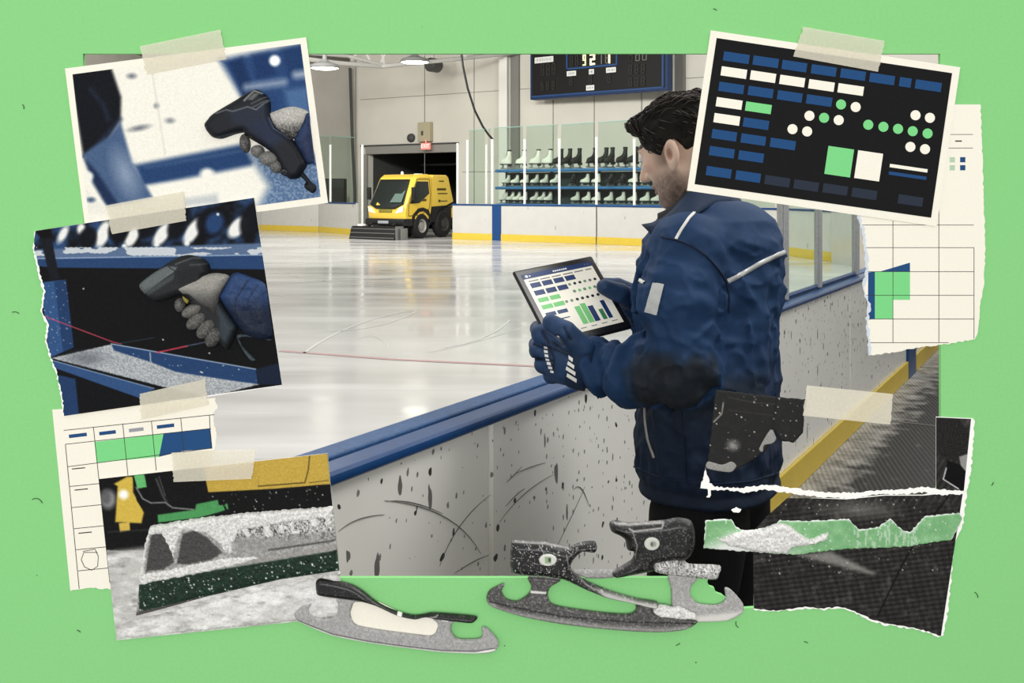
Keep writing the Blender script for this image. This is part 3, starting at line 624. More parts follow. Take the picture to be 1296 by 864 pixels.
# ---------------------------------------------------------------- skate blades stuck on the partition
def steel(c0,c1,seed,frost=None):
    def f(Q):
        p=Paint(Q,c0); p.mix((fbm(Q*.5,seed,3)-.35)*1.6,c1); p.mix((fbm(Q*1.1,seed+3,2)>.64)*.16,(60,58,56))
        if frost: p.poly(frost,(226,224,220),6,.9,3,.4)
        return p.grain(9,seed)
    return f
M_STEEL=mat('blade_steel',rough=.5,spec=.4,metal=0,grain=.05,gs=900,attr=True,bump=.04)
M_BOOT=mat('skate_sole_black',rough=.38,spec=.4,grain=.08,gs=900,attr=True,bump=.06)
def bootc(seed,fr=.6):
    def f(Q):
        p=Paint(Q,(27,26,26)); p.mix((fbm(Q*.25,seed)-.5)*1.2,(62,60,58)); p.mix((fbm(Q*.8,seed+2,2)>.73)*fr,(220,218,214)); return p.grain(6,seed)
    return f
z=conv(360,715,.22383)
sa=thing('ice_skate','single grey skate blade with a thin black sole, lowest on the green paper','ice skate',B(500,780,.003))
flat('paper_backing',[z([(395,200),(540,200),(700,280),(850,285),(872,330),(850,388),(800,390),(560,362),(400,330),(372,270)])],.004,.0006,M_CREAM,sa)
bl=z([(58,270),(62,250),(100,215),(160,198),(165,206),(152,230),(160,262),(200,280),(265,285),(298,258),(305,205),(292,172),(425,186),(392,206),(377,250),(387,300),(422,330),(560,355),(800,385),(845,380),(868,348),(865,316),(838,288),(962,300),(945,330),(947,368),(985,405),(1095,405),(1120,385),(1115,340),(1150,346),(1208,412),(1208,455),(1172,482),(1080,488),(900,481),(700,458),(480,428),(280,388),(150,338),(86,306)])
inflate('blade',bl,.0042,.004,3,lambda Q:steel((164,162,160),(196,194,192),5)(Q).line(z([(70,288),(150,322),(280,372),(480,412),(700,442),(900,464),(1080,468),(1190,452)]),.8,(60,58,56),1).line(z([(70,300),(150,334),(280,384),(480,424),(700,454),(900,476),(1080,481),(1190,462)]),2.6,(244,242,236),1.5),sa,m=M_STEEL,step=.7)
inflate('sole',z([(184,78),(215,62),(300,75),(390,100),(450,135),(520,190),(600,232),(720,268),(790,264),(850,255),(1082,275),(1076,305),(1040,312),(860,290),(800,280),(740,292),(640,270),(520,215),(420,188),(330,177),(200,157),(184,120)]),.0055,.008,6,lambda Q:bootc(3,.25)(Q).line(z([(190,150),(280,168),(420,188),(520,218),(640,268),(740,290),(800,276),(860,268),(870,262)]),1.0,(220,218,212),1.2,.8).poly(z([(645,240),(672,248),(668,272),(642,265)]),(236,232,224),1.2),sa,m=M_BOOT,step=.7)
for q in [[(195,148),(290,155),(380,180),(375,186),(260,172),(215,168)],[(890,292),(930,296),(928,308),(895,305)],[(968,298),(1035,305),(1035,313),(970,308)]]: inflate('steel_rivet',z(q),.006,.002,1.5,(226,224,220),sa,step=.6)
z=conv(600,640,.2702)
sb=thing('ice_skate','rear pale steel skate blade with a hollow black heel cup, overlapping the trousers','ice skate',B(850,710,.003))
inflate('blade',z([(908,312),(1044,322),(1015,370),(1010,410),(1045,448),(1130,456),(1174,432),(1170,377),(1200,385),(1256,450),(1252,495),(1180,530),(1050,536),(1000,530),(930,500),(922,440),(920,380)]),.0036,.004,3,lambda Q:steel((166,164,161),(200,198,194),9)(Q).poly(z([(1030,505),(1255,480),(1180,535),(1040,540)]),(224,220,212),8,.9),sb,m=M_STEEL,step=.8)
inflate('toe_bar',z([(462,295),(645,293),(660,328),(525,332)]),.0036,.004,4,steel((150,149,146),(196,194,190),3),sb,m=M_STEEL,step=.8)
CUP=lambda Q:bootc(6,.4)(Q).line(z([(655,66),(720,74),(880,64),(870,82),(740,96),(720,86)]),1.6,(190,186,182),1.8).line(z([(735,100),(755,160),(750,215),(700,255),(645,298)]),1.1,(170,166,162),1.4).line(z([(655,318),(740,308),(850,284)]),1.0,(180,176,170),1.2).poly(z([(650,75),(700,95),(740,170),(730,220),(700,150),(660,118)]),(18,17,17),3)
inflate('heel_cup',z([(632,72),(660,60),(720,70),(880,60),(950,48),(1012,62),(1030,115),(1027,185),(992,238),(900,250),(840,262),(842,290),(740,312),(660,326),(643,300),(690,272),(738,240),(745,205),(715,195),(705,150),(680,130),(640,110)]),.0042,.014,10,CUP,sb,m=M_BOOT,step=.8)
def FR(s): return lambda Q:Paint(Q,(176,174,170)).mix((fbm(Q*.6,s,3)-.4)*2.5,(232,230,226)).mix((fbm(Q*.9,s+4,2)>.6)*.7,(50,48,47)).grain(18,s)
inflate('mounting_plate',z([(832,262),(850,238),(930,228),(978,240),(1002,258),(1142,265),(1140,300),(1120,328),(1000,318),(890,304),(842,292)]),.008,.011,7,FR(5),sb,m=M_STEEL,step=.8)
def disc(cx,cy,rx,ry): return [(cx+rx*math.cos(t),cy+ry*math.sin(t)) for t in np.linspace(0,2*math.pi,24,endpoint=False)]
inflate('screw',z(disc(823,152,36,31)),.0178,.002,2,lambda Q:Paint(Q,(205,205,194)).ell(*z([(828,152)])[0],4,3.5,(150,156,140),2).ell(*z([(822,152)])[0],1.2,2.6,(90,96,84),1),sb,m=M_STEEL,step=.6)
sf=thing('ice_skate','front frosted dark skate blade, black cup curling open, left of the overlapping pair','ice skate',B(740,730,.004))
inflate('blade',z([(58,420),(75,385),(135,355),(142,364),(130,390),(150,425),(200,437),(250,408),(268,370),(255,322),(405,335),(358,370),(345,410),(362,447),(420,465),(600,490),(720,497),(755,480),(760,450),(842,450),(832,480),(870,500),(1036,520),(1032,545),(980,570),(880,581),(740,577),(560,562),(400,542),(240,512),(120,477),(68,452)]),.0045,.005,3,lambda Q:steel((72,70,68),(112,109,106),7)(Q).line(z([(70,445),(130,475),(240,500),(400,525),(560,548),(740,562),(880,568),(1000,555)]),6,(176,173,168),6,.75).line(z([(70,432),(180,458),(400,500),(600,518),(740,528),(1030,535)]),1.2,(20,19,19),1.2).poly(z([(265,382),(338,388),(335,398),(262,394)]),(224,222,216),1.5).mix((fbm(Q*.6,33,2)>.66)*.4,(190,188,184)),sf,m=M_STEEL,step=.7)
SOL=lambda Q:bootc(12,.75)(Q).line(z([(190,152),(330,160),(440,186)]),1.2,(180,178,174),1.4).line(z([(180,294),(330,312),(420,326),(520,372),(640,412)]),1.2,(200,198,192),1.3).poly(z([(560,365),(760,425),(855,440),(845,468),(740,442),(620,412)]),(214,211,205),5,.9).line(z([(432,215),(440,270),(520,345),(560,370)]),1.4,(150,147,143),1.6).line(z([(305,165),(325,195)]),1,(160,158,152),1.2)
inflate('heel_cup',z([(174,162),(190,150),(330,158),(435,185),(470,168),(515,157),(562,155),(574,185),(560,206),(505,202),(465,238),(452,280),(520,338),(640,388),(760,422),(855,438),(846,468),(740,442),(620,417),(520,378),(420,332),(330,316),(178,299)]),.0060,.013,9,SOL,sf,m=M_BOOT,step=.7)
inflate('screw',z(disc(343,225,41,28)),.0192,.002,2,lambda Q:Paint(Q,(214,214,204)).poly(z([(328,208),(358,210),(358,240),(330,238)]),(150,176,132),1.5).poly(z([(345,214),(356,214),(356,232),(345,230)]),(60,70,54),1.5),sf,m=M_STEEL,step=.6)
inflate('snow_cap',rough(z([(835,448),(880,446),(925,455),(955,450),(1030,490),(1040,516),(940,512),(860,502),(834,480)]),51,.6),.0092,.006,4,SNOW,sf,hn=.001,hs=.4)
# ================================================================== the rink hall
M_WALL=mat('painted_block_wall',(208,204,193),rough=.8,spec=.15,grain=.035,gs=.8)
M_WALLD=mat('shaded_wall',(206,202,192),rough=.8,spec=.15,grain=.05,gs=.8)
M_WHITEP=mat('white_paint',(226,224,216),rough=.5,spec=.3)
M_POST=mat('stanchion_white',(206,206,200),rough=.35,spec=.4)
M_ALU=mat('brushed_aluminium',(164,166,166),rough=.35,spec=.5,metal=.55,grain=.08,gs=60)
M_NAVY=mat('rink_blue_plastic',(24,62,110),rough=.3,spec=.3,grain=.08,gs=30)
M_NAVYT=mat('rink_blue_frosted',(40,76,120),rough=.45,spec=.3,grain=.25,gs=90)
M_YEL=mat('yellow_kick_plate',(200,173,60),rough=.4,spec=.4,grain=.04,gs=12)
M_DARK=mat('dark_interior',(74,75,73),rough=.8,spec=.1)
M_BLK=mat('black_plastic',(20,20,21),rough=.4,spec=.4)
M_GLASS=glass_mat('rink_glass',(222,237,228),.04)
M_EDGE=mat('glass_edge',(120,160,146),rough=.3,spec=.5)
M_SEAM=mat('seam_grey',(120,118,112),rough=.8)
def board_mat(name,c,spots,scale=1.0,rough=.32):
    m=mat(name,c,rough=rough,spec=.45,grain=.03,gs=3)
    N,L=m.node_tree.nodes,m.node_tree.links; b=N['Principled BSDF']; src=b.inputs['Base Color'].links[0].from_socket; b.inputs['Coat Weight'].default_value=.5; b.inputs['Coat Roughness'].default_value=.14
    tc=N.new('ShaderNodeTexCoord')
    def marks(sc,thr,keep,colr,src,st):
        mp=N.new('ShaderNodeMapping'); mp.inputs['Scale'].default_value=st; L.new(tc.outputs['Object'],mp.inputs['Vector'])
        nz=N.new('ShaderNodeTexNoise'); nz.inputs['Scale'].default_value=sc*1.4; L.new(mp.outputs[0],nz.inputs['Vector'])
        ad=N.new('ShaderNodeVectorMath'); ad.operation='MULTIPLY_ADD'; k=.5/sc; ad.inputs[1].default_value=(k,k,k); L.new(nz.outputs['Color'],ad.inputs[0]); L.new(mp.outputs[0],ad.inputs[2])
        v=N.new('ShaderNodeTexVoronoi'); v.inputs['Scale'].default_value=sc; L.new(ad.outputs[0],v.inputs['Vector'])
        sp=N.new('ShaderNodeSeparateColor'); L.new(v.outputs['Color'],sp.inputs[0])
        th=N.new('ShaderNodeMath'); th.operation='MULTIPLY'; th.inputs[1].default_value=thr*2; L.new(sp.outputs[1],th.inputs[0])
        lt=N.new('ShaderNodeMath'); lt.operation='LESS_THAN'; L.new(v.outputs['Distance'],lt.inputs[0]); L.new(th.outputs[0],lt.inputs[1])
        gt=N.new('ShaderNodeMath'); gt.operation='LESS_THAN'; gt.inputs[1].default_value=keep; L.new(sp.outputs[0],gt.inputs[0])
        mu=N.new('ShaderNodeMath'); mu.operation='MULTIPLY'; L.new(lt.outputs[0],mu.inputs[0]); L.new(gt.outputs[0],mu.inputs[1])
        mx=N.new('ShaderNodeMix'); mx.data_type='RGBA'; L.new(mu.outputs[0],mx.inputs['Factor']); L.new(src,mx.inputs['A']); mx.inputs['B'].default_value=rgba(colr); return mx.outputs['Result']
    for a in spots: src=marks(*a[:4],src,a[4])
    L.new(src,b.inputs['Base Color']); return m
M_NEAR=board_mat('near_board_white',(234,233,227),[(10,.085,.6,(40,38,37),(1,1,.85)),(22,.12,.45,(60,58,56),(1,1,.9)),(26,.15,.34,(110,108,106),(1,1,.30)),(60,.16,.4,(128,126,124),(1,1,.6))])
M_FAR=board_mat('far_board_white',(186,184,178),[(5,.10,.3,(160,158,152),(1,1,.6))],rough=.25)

# -- floors (ice on the rink side of the boards, rubber on this side)
NX,NY0=.589,1.530               # outer face of the near boards: X = -1.53 + .589 Y
def nearP(Y,off=0.0,z=0.0):     # off = metres to the ice side
    c=1/math.sqrt(1+NX*NX); n=Vector((-c,NX*c,0)); return Vector((-NY0+NX*Y,Y,z))+n*off
def near_at(px,off=0.0,z=0.0):
    k=(px-CX)/F; return nearP(NY0/(NX-k),off,z)
def ice_mat():
    m=mat('ice',(208,206,201),rough=.13,spec=.5); N,L=m.node_tree.nodes,m.node_tree.links; b=N['Principled BSDF']
    tc=N.new('ShaderNodeTexCoord')
    def nz(scale,st,rot=0,det=4):
        mp=N.new('ShaderNodeMapping'); mp.inputs['Scale'].default_value=st; mp.inputs['Rotation'].default_value=(0,0,rot); L.new(tc.outputs['Object'],mp.inputs['Vector'])
        n=N.new('ShaderNodeTexNoise'); n.inputs['Scale'].default_value=scale; n.inputs['Detail'].default_value=det; L.new(mp.outputs[0],n.inputs['Vector']); return n.outputs['Fac']
    def ramp(f,a,bb,lo,hi):
        r=N.new('ShaderNodeMapRange'); r.inputs['From Min'].default_value=a; r.inputs['From Max'].default_value=bb; r.inputs['To Min'].default_value=lo; r.inputs['To Max'].default_value=hi; L.new(f,r.inputs['Value']); return r.outputs['Result']
    def mixc(f,A,Bc):
        x=N.new('ShaderNodeMix'); x.data_type='RGBA'; L.new(f,x.inputs['Factor'])
        if isinstance(A,tuple): x.inputs['A'].default_value=rgba(A)
        else: L.new(A,x.inputs['A'])
        x.inputs['B'].default_value=rgba(Bc); return x.outputs['Result']
    c=mixc(ramp(nz(.5,(.35,1,1),.25,3),.4,.66,0,.8),(208,207,203),(170,168,166))
    c=mixc(ramp(nz(1.2,(.12,1.2,1),-.5,3),.56,.68,0,.6),c,(214,213,210))
    c=mixc(ramp(nz(1.0,(.16,1.6,1),.35,4),.58,.66,0,.5),c,(212,211,208))
    c=mixc(ramp(nz(6,(.12,1.5,1),.9,3),.62,.70,0,.35),c,(222,221,218))
    # painted red line, faint under the ice
    L.new(c,b.inputs['Base Color'])
    L.new(ramp(nz(1.3,(.3,1.2,1),.2,5),.35,.7,.07,.26),b.inputs['Roughness'])
    return m
M_ICE=ice_mat()
mb=MB(); mb.add([nearP(1.0,.1,0),nearP(30,.1,0),Vector((16,34,0)),Vector((10,46,0)),Vector((-16,46,0)),Vector((-16,1.4,0)),Vector((-1.2,1.4,0))],[(0,1,2,3,4,5,6)])
ice=mb.build('floor_ice',M_ICE,org=(0,0,0)); tag(ice,'scuffed pale grey ice sheet with faint red line','ice',kind='structure')
mb=MB()
def arc_ice(pts,w,mi=0):
    for a,b in zip(pts[:-1],pts[1:]):
        a=Vector(a);b=Vector(b); d=(b-a).normalized(); n=Vector((-d.y,d.x,0))*w/2
        mb.add([a+n,b+n,b-n,a-n],[(0,1,2,3)],mi)
def icept(px,py): Y=CZ*F/(py-HZ); p=P(px,py,Y); return Vector((p.x,p.y,.003))
arc_ice([icept(355,444),icept(500,455),icept(690,464)],.075,0)
def swoosh(a,c,b,w):
    pts=[]
    for t in np.linspace(0,1,14):
        q=[(1-t)**2*a[i]+2*t*(1-t)*c[i]+t*t*b[i] for i in (0,1)]; pts.append(icept(*q))
    arc_ice(pts,w*.55,1)
for a,c,b,w in [((383,448),(440,405),(527,392),.05),((400,420),(480,420),(527,394),.04),((340,360),(430,352),(660,348),.10),((350,345),(480,372),(640,362),.06),((560,440),(620,432),(645,405),.04),((365,335),(500,325),(650,318),.16),((540,446),(580,441),(660,415),.03),((345,372),(420,384),(560,376),.03),((450,430),(480,418),(492,440),.02)]: swoosh(a,c,b,w)
mb.build('ice_marking',[mat('faint_red_line',(186,150,150),rough=.3),mat('skate_scratch',(222,221,217),rough=.25)],ice)
def rubber_mat():
    m=mat('rubber_floor',(52,50,48),rough=.55,spec=.35); N,L=m.node_tree.nodes,m.node_tree.links; b=N['Principled BSDF']
    tc=N.new('ShaderNodeTexCoord'); sx=N.new('ShaderNodeSeparateXYZ'); L.new(tc.outputs['Object'],sx.inputs[0])
    def mth(op,a,bv,c=None):
        n=N.new('ShaderNodeMath'); n.operation=op
        for i,v in enumerate((a,bv,c)):
            if v is None: continue
            if isinstance(v,(int,float)): n.inputs[i].default_value=v
            else: L.new(v,n.inputs[i])
        return n.outputs[0]
    n1=N.new('ShaderNodeTexNoise'); n1.inputs['Scale'].default_value=9; n1.inputs['Detail'].default_value=5; L.new(tc.outputs['Object'],n1.inputs['Vector'])
    n2=N.new('ShaderNodeTexNoise'); n2.inputs['Scale'].default_value=2.2; n2.inputs['Detail'].default_value=4; L.new(tc.outputs['Object'],n2.inputs['Vector'])
    # frost: strong near the kick plate (local x = distance from it)
    near=mth('SUBTRACT',1.0,mth('DIVIDE',sx.outputs[0],.28)); fr=mth('ADD',near,mth('MULTIPLY',mth('SUBTRACT',n1.outputs['Fac'],.5),2.4)); 
    spots=mth('MULTIPLY',mth('SUBTRACT',n1.outputs['Fac'],.64),9.0)
    c0=N.new('ShaderNodeClamp'); L.new(fr,c0.inputs[0]); c1=N.new('ShaderNodeClamp'); L.new(mth('MULTIPLY',spots,mth('SUBTRACT',n2.outputs['Fac'],.25)),c1.inputs[0])
    f=mth('MAXIMUM',c0.outputs[0],c1.outputs[0])
    rib=mth('SINE',mth('MULTIPLY',mth('ADD',sx.outputs[0],mth('MULTIPLY',sx.outputs[1],.35)),230.0),None)
    mx0=N.new('ShaderNodeMix'); mx0.data_type='RGBA'; L.new(mth('MULTIPLY_ADD',rib,.5,.5),mx0.inputs['Factor']); mx0.inputs['A'].default_value=rgba((9,9,9)); mx0.inputs['B'].default_value=rgba((27,26,25))
    mx=N.new('ShaderNodeMix'); mx.data_type='RGBA'; L.new(mth('MULTIPLY',f,.7),mx.inputs['Factor']); L.new(mx0.outputs['Result'],mx.inputs['A']); mx.inputs['B'].default_value=rgba((190,187,180)); L.new(mx.outputs['Result'],b.inputs['Base Color'])
    bp=N.new('ShaderNodeBump'); bp.inputs['Distance'].default_value=.003; bp.inputs['Strength'].default_value=.6; L.new(rib,bp.inputs['Height']); L.new(bp.outputs['Normal'],b.inputs['Normal'])
    return m
ang=math.atan2(1,NX)
fl=bpy.data.meshes.new('floor'); fo=bpy.data.objects.new('floor',fl); COL.objects.link(fo)
o0=nearP(0,0,0); T=Matrix.Translation(o0)@Matrix.Rotation(ang-math.pi/2,4,'Z'); fo.matrix_world=T
fl.from_pydata([(-.02,.2,0),(9,-4,0),(9,24,0),(-.02,24,0)],[],[(0,1,2,3)]); fl.materials.append(rubber_mat()); tag(fo,'dark ribbed rubber floor with frost along the kick plate','floor',kind='structure'); ORG['floor']=o0
sm=MB()
for d in (4.1,5.75,7.6,9.8,12.2):
    sm.box((.0,d,.0),(3.5,d+.015,.004))
smo=mk('floor_seam',[tuple(v) for v in sm.V],sm.F,mat('floor_seam',(112,110,106),rough=.6),parent=fo,local=True)

# -- boards
def board(name,a,b,h,label,m_face,fascia=.024,cap=.12,kick=.2,th=.1,stripe=None,group=None,seams=(),out_kick=True,extra=None):
    """board from floor point a to b (left to right as seen), face toward the camera, thickness away"""
    a=Vector(a); b=Vector(b); d=(b-a); L=d.length; d.normalize(); n=Vector((-d.y,d.x,0))
    if n.y<0: n=-n
    t=thing(name,label,'rink board',(a+b)/2,group)
    T=Matrix(((d.x,n.x,0,a.x),(d.y,n.y,0,a.y),(0,0,1,0),(0,0,0,1)))
    g=.012 if h<1 else .022
    mb=MB(); mb.box((g,0,0),(L-g,th,h-(.01 if h>1 else .03)),0,T); mb.build('panel',m_face,t)
    mb=MB(); mb.rbox((g,-.018,.0),(L-g,.0,kick),.006,0,T); mb.build('kick_plate',M_YEL,t)
    if h>1: mb=MB(); mb.rbox((g,-.022,h-fascia),(L-g,cap,h),.011,0,T); mb.build('cap_rail',M_NAVY,t)
    if stripe:
        mb=MB()
        for s0,s1 in stripe: mb.box((s0,-.022,0),(s1,-.003,h-max(fascia,.032)),0,T)
        mb.build('blue_stripe',M_NAVY,t)
    return t,T,L
k0,k1,k2,k3=nearP(1.45),near_at(621),near_at(1076),nearP(14.4)
hN=.945
rt=thing('cap_rail','long blue cap rail on top of the near rink boards','cap rail',(k0+k3)/2+Vector((0,0,hN)))
def rail(nm,o0,o1,z0,z1,r,m):
    A,Bv=k0,k3; d=(Bv-A); L=d.length; d.normalize(); n=Vector((-d.y,d.x,0)); T=Matrix(((d.x,n.x,0,A.x),(d.y,n.y,0,A.y),(0,0,1,0),(0,0,0,1)))
    mb=MB(); mb.rbox((0,o0,z0),(L,o1,z1),r,0,T,3); mb.build(nm,m,rt)
rail('front_rail',-.024,.05,hN-.028,hN,.011,M_NAVY); rail('rear_rail',.054,.122,hN-.028,hN+.004,.006,M_NAVYT); rail('rail_groove',.04,.07,hN-.026,hN-.006,.002,M_BLK)
n1,T1,L1=board('dasher_board',k0,k1,hN,'near spotted white rink board left of the vertical seam',M_NEAR,kick=.14)
n2,T2,L2=board('dasher_board',k1,k2,hN,'near spotted white rink board behind the man in the navy jacket',M_NEAR,kick=.14)
n3,T3,L3=board('dasher_board',k2,k3,hN,'near white rink board farthest right, with a dark blue stripe',M_NEAR,kick=.14,stripe=[((near_at(1147)-k2).length,(near_at(1156)-k2).length)])
def scuff(par,curves):
    mb=MB()
    for c in curves:
        pts=[]
        for px,py in c:
            q=near_at(px); z=CZ-(py-HZ)*q.y/F; pts.append(nearP(q.y,-.0015,z))
        mb.tube(pts,[.0005+.0008*math.sin(math.pi*i/(len(pts)-1)) for i in range(len(pts))],5)
    mb.build('scuff_mark',mat('scuff_dark',(112,110,108),rough=.7),par)
def qb(a,c,b,n=12): return [((1-t)**2*a[0]+2*t*(1-t)*c[0]+t*t*b[0],(1-t)**2*a[1]+2*t*(1-t)*c[1]+t*t*b[1]) for t in np.linspace(0,1,n)]
scuff(n1,[qb((486,633),(575,640),(608,700)),qb((428,672),(450,652),(486,651)),qb((556,716),(575,660),(620,626)),qb((575,725),(600,708),(618,702)),qb((488,634),(520,630),(560,650))])
scuff(n2,[qb((632,660),(660,620),(700,600)),qb((650,600),(670,590),(690,585)),qb((640,640),(655,622),(664,618)),qb((700,700),(730,640),(740,615)),qb((640,610),(648,604),(660,590)),qb((745,640),(735,605),(725,620))])
FARPTS=[(-12.6,40.3),(-9.54,37.8),(-6.98,36.0),(-5.25,33.5)]
seg=list(zip(FARPTS[:-1],FARPTS[1:]))
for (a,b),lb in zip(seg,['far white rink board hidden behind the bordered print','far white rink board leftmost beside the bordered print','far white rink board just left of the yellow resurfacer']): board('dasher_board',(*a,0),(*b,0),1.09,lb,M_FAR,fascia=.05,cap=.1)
def gp(px,Y): return ((px-CX)*Y/F,Y)
FR=[gp(572,30.7),gp(755,27.95),gp(872,26.0),gp(985,23.4),gp(1058,20.8),gp(1105,18.6),(7.35,16.2),(7.0,14.9)]
lbs=['far white rink board with a blue stripe right of the resurfacer','far white rink board below the skate rack, beside the man\'s face','far white rink board behind the man\'s shoulders','far white rink board behind the aluminium glass post','far white rink board seen through the right-hand glass','far white rink board at the bend near the grid sheet','short white rink board closing the far corner']
fb_=[]
for i,(a,b) in enumerate(zip(FR[:-1],FR[1:])):
    L=math.dist(a,b); st=None
    if i==0:
        s0=math.dist(a,gp(624,29.9)); s1=math.dist(a,gp(635.5,29.75)); st=[(s0,s1)]
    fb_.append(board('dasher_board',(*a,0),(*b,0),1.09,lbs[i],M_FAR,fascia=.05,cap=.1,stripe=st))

# -- glass and posts on the far boards
def on_line(pts,px):
    for a,b in zip(pts[:-1],pts[1:]):
        k=(px-CX)/F; dx,dy=b[0]-a[0],b[1]-a[1]; den=dx-k*dy
        if abs(den)<1e-9: continue
        t=(k*a[1]-a[0])/den
        if -.001<=t<=1.001: return Vector((a[0]+dx*t,a[1]+dy*t,0))
    raise ValueError(px)
def post(px,ytop,pts,label,w=.075,group='white glass posts along the far boards',z0=1.095,off=.05,m=None):
    q=on_line(pts,px); q.y+=off; zt=CZ-(ytop-HZ)*q.y/F
    mb=MB(); mb.rbox((q.x-w/2,q.y-w/2,z0),(q.x+w/2,q.y+w/2,zt),.01); o=mb.build('glass_post',m or M_POST); tag(o,label,'glass post',group); return q
def pane(px0,px1,yt0,yt1,pts,label,group='clear glass panels along the far boards',z0=1.1,off=.05,gap=.06,yb=None):
    a=on_line(pts,px0); b=on_line(pts,px1); a.y+=off; b.y+=off; d=(b-a).normalized(); a+=d*gap; b-=d*gap
    za=CZ-(yt0-HZ)*a.y/F; zb=CZ-(yt1-HZ)*b.y/F; n=Vector((-d.y,d.x,0))*.006
    t=thing('safety_glass',label,'safety glass',((a+b)/2)+Vector((0,0,z0)),group)
    A,Bq=a+Vector((0,0,z0)),b+Vector((0,0,z0)); C,D=b+Vector((0,0,zb-b.z)),a+Vector((0,0,za-a.z))
    mk('pane',[A,Bq,C,D],[(0,1,2,3)],M_GLASS,parent=t)
    mb=MB(); mb.tube([D,C],.012,6); mb.build('top_edge',M_EDGE,t)
LP=FARPTS; RP=[(p[0],p[1]) for p in FR]
for px,yt,lb in [(418,183,'white glass post beside the dark locker, left end'),(458.5,183,'white glass post just left of the resurfacer')]: post(px,yt,LP if px<455 else [(-5.35,33.6),(-4.9,33.4)],lb,z0=1.095 if px<455 else .002)
pane(385,418,172,172,LP,'greenish glass panel leftmost, next to the bordered print'); pane(418,449,172,174,LP,'greenish glass panel over the dark locker')
RPX=[gp(566,30.9)]+RP
pl_=[(579,181,'white glass post right of the resurfacer'),(591.5,177,'white glass post second right of the resurfacer'),(615.5,183,'thin white glass post left of the black cable end'),(623,176,'white glass post where the black cable lands'),(664,176,'white glass post left third of the skate rack'),(708,175.5,'white glass post at the middle of the skate rack'),(755,173,'white glass post in the black skates'),(803,176,'white glass post at the man\'s forehead')]
for px,yt,lb in pl_: post(px,yt,RPX,lb,w=.07 if px!=615.5 else .05)
for a,b,y0,y1,lb in [(591.5,615.5,165,163.5,'glass panel left of the skate rack under the cable'),(615.5,623,163.5,163,'narrow glass strip between two close posts where the cable lands'),(623,664,162,160,'glass panel over the left end of the skate rack'),(664,708,160,158,'glass panel over the white skates at rack middle'),(708,755,158,155,'glass panel over the black skates'),(755,803,155,152,'glass panel beside the man\'s face'),(803,868,152,149,'glass panel behind the man\'s head'),(868,930,149,146,'glass panel behind the black card'),(930,984,146,142,'glass panel behind the man\'s back and card')]: pane(a,b,y0,y1,RPX,lb)
# near glass and aluminium posts right of the man
def npost(px,w,lb,d=.05):
    q=near_at(px,.05); mb=MB(); mb.rbox((q.x-w/2,q.y-d/2,hN+.003),(q.x+w/2,q.y+d/2,2.6),.008); mb.box((q.x-w*.1,q.y-d/2-.004,hN+.02),(q.x+w*.1,q.y-d/2,2.55)); o=mb.build('glass_post',M_ALU); tag(o,lb,'glass post','aluminium posts on the near boards')
npost(1003.5,.052,'thick aluminium glass post right of the man'); npost(1047,.036,'thin aluminium glass post second from the man'); npost(1093,.04,'aluminium glass post behind the grid sheet')
def npane(a,b,lb):
    A=near_at(a,.05,hN+.006); Bq=near_at(b,.05,hN+.006); d=(Bq-A).normalized(); A+=d*.05; Bq-=d*.05
    t=thing('safety_glass',lb,'safety glass',(A+Bq)/2); mk('pane',[A,Bq,Bq+Vector((0,0,1.6)),A+Vector((0,0,1.6))],[(0,1,2,3)],M_GLASS,parent=t)
    mb=MB(); mb.box((-.5,-.02,0),(.5,.02,.03)); 
    mb=MB(); mb.tube([A+Vector((0,0,.012)),Bq+Vector((0,0,.012))],.012,6); mb.build('bottom_gasket',M_NAVY,t)
npane(1003.5,1047,'clear glass panel between the two posts right of the man'); npane(1047,1093,'clear glass panel between thin post and grid sheet')

# -- hall walls
def wallY(X): return 36.6-.65*X
def wp(px): k=(px-CX)/F; Y=36.6/(1+.65*k); return Vector((k*Y,Y,0))
HT=7.3
def wall_piece(mb,a,b,z0,z1,th=.3,mi=0):
    d=(b-a).normalized(); n=Vector((-d.y,d.x,0)); n=n if n.y>0 else -n
    V=[a,b,b+n*th,a+n*th]; mb.add([Vector((v.x,v.y,z0)) for v in V]+[Vector((v.x,v.y,z1)) for v in V],[(0,3,2,1),(4,5,6,7),(0,1,5,4),(1,2,6,5),(2,3,7,6),(3,0,4,7)],mi)
wa,wb,wc,wd=wp(453),wp(466),wp(579),Vector((20,23.6,0))
q=wp(579); zdoor=CZ-(195-HZ)*wp(470).y/F
mb=MB(); wall_piece(mb,wa,wb,0,HT); wall_piece(mb,wb,wc,zdoor,HT); wall_piece(mb,wc,wd,0,HT)
wk=mb.build('wall_back',M_WALL); tag(wk,'pale grey painted hall wall behind the rink','wall',kind='structure')
mb=MB(); lw0=Vector((-16,45.5,0)); lw1=Vector((wa.x+.3,45.5,0)); wall_piece(mb,lw0,lw1,0,HT); wall_piece(mb,Vector((wa.x,wa.y+.3,0)),Vector((wa.x+.05,45.5,0)),0,HT,.3)
o=mb.build('wall_recess',M_WALLD); tag(o,'shaded recessed hall wall left of the garage opening','wall',kind='structure')
mb=MB(); wall_piece(mb,Vector((-16.3,0.5,0)),Vector((-16,46,0)),0,HT,.3); o=mb.build('wall_left',M_WALLD); tag(o,None,None,kind='structure')
mb=MB(); wall_piece(mb,Vector((20,23.6,0)),Vector((20.01,-2,0)),0,HT,-.3); o=mb.build('wall_right',M_WALL); tag(o,None,None,kind='structure')
mb=MB(); mb.box((-16.3,31,HT),(20.3,46,HT+.2)); o=mb.build('ceiling',mat('ceiling_grey',(150,148,142),rough=.9)); tag(o,None,None,kind='structure')
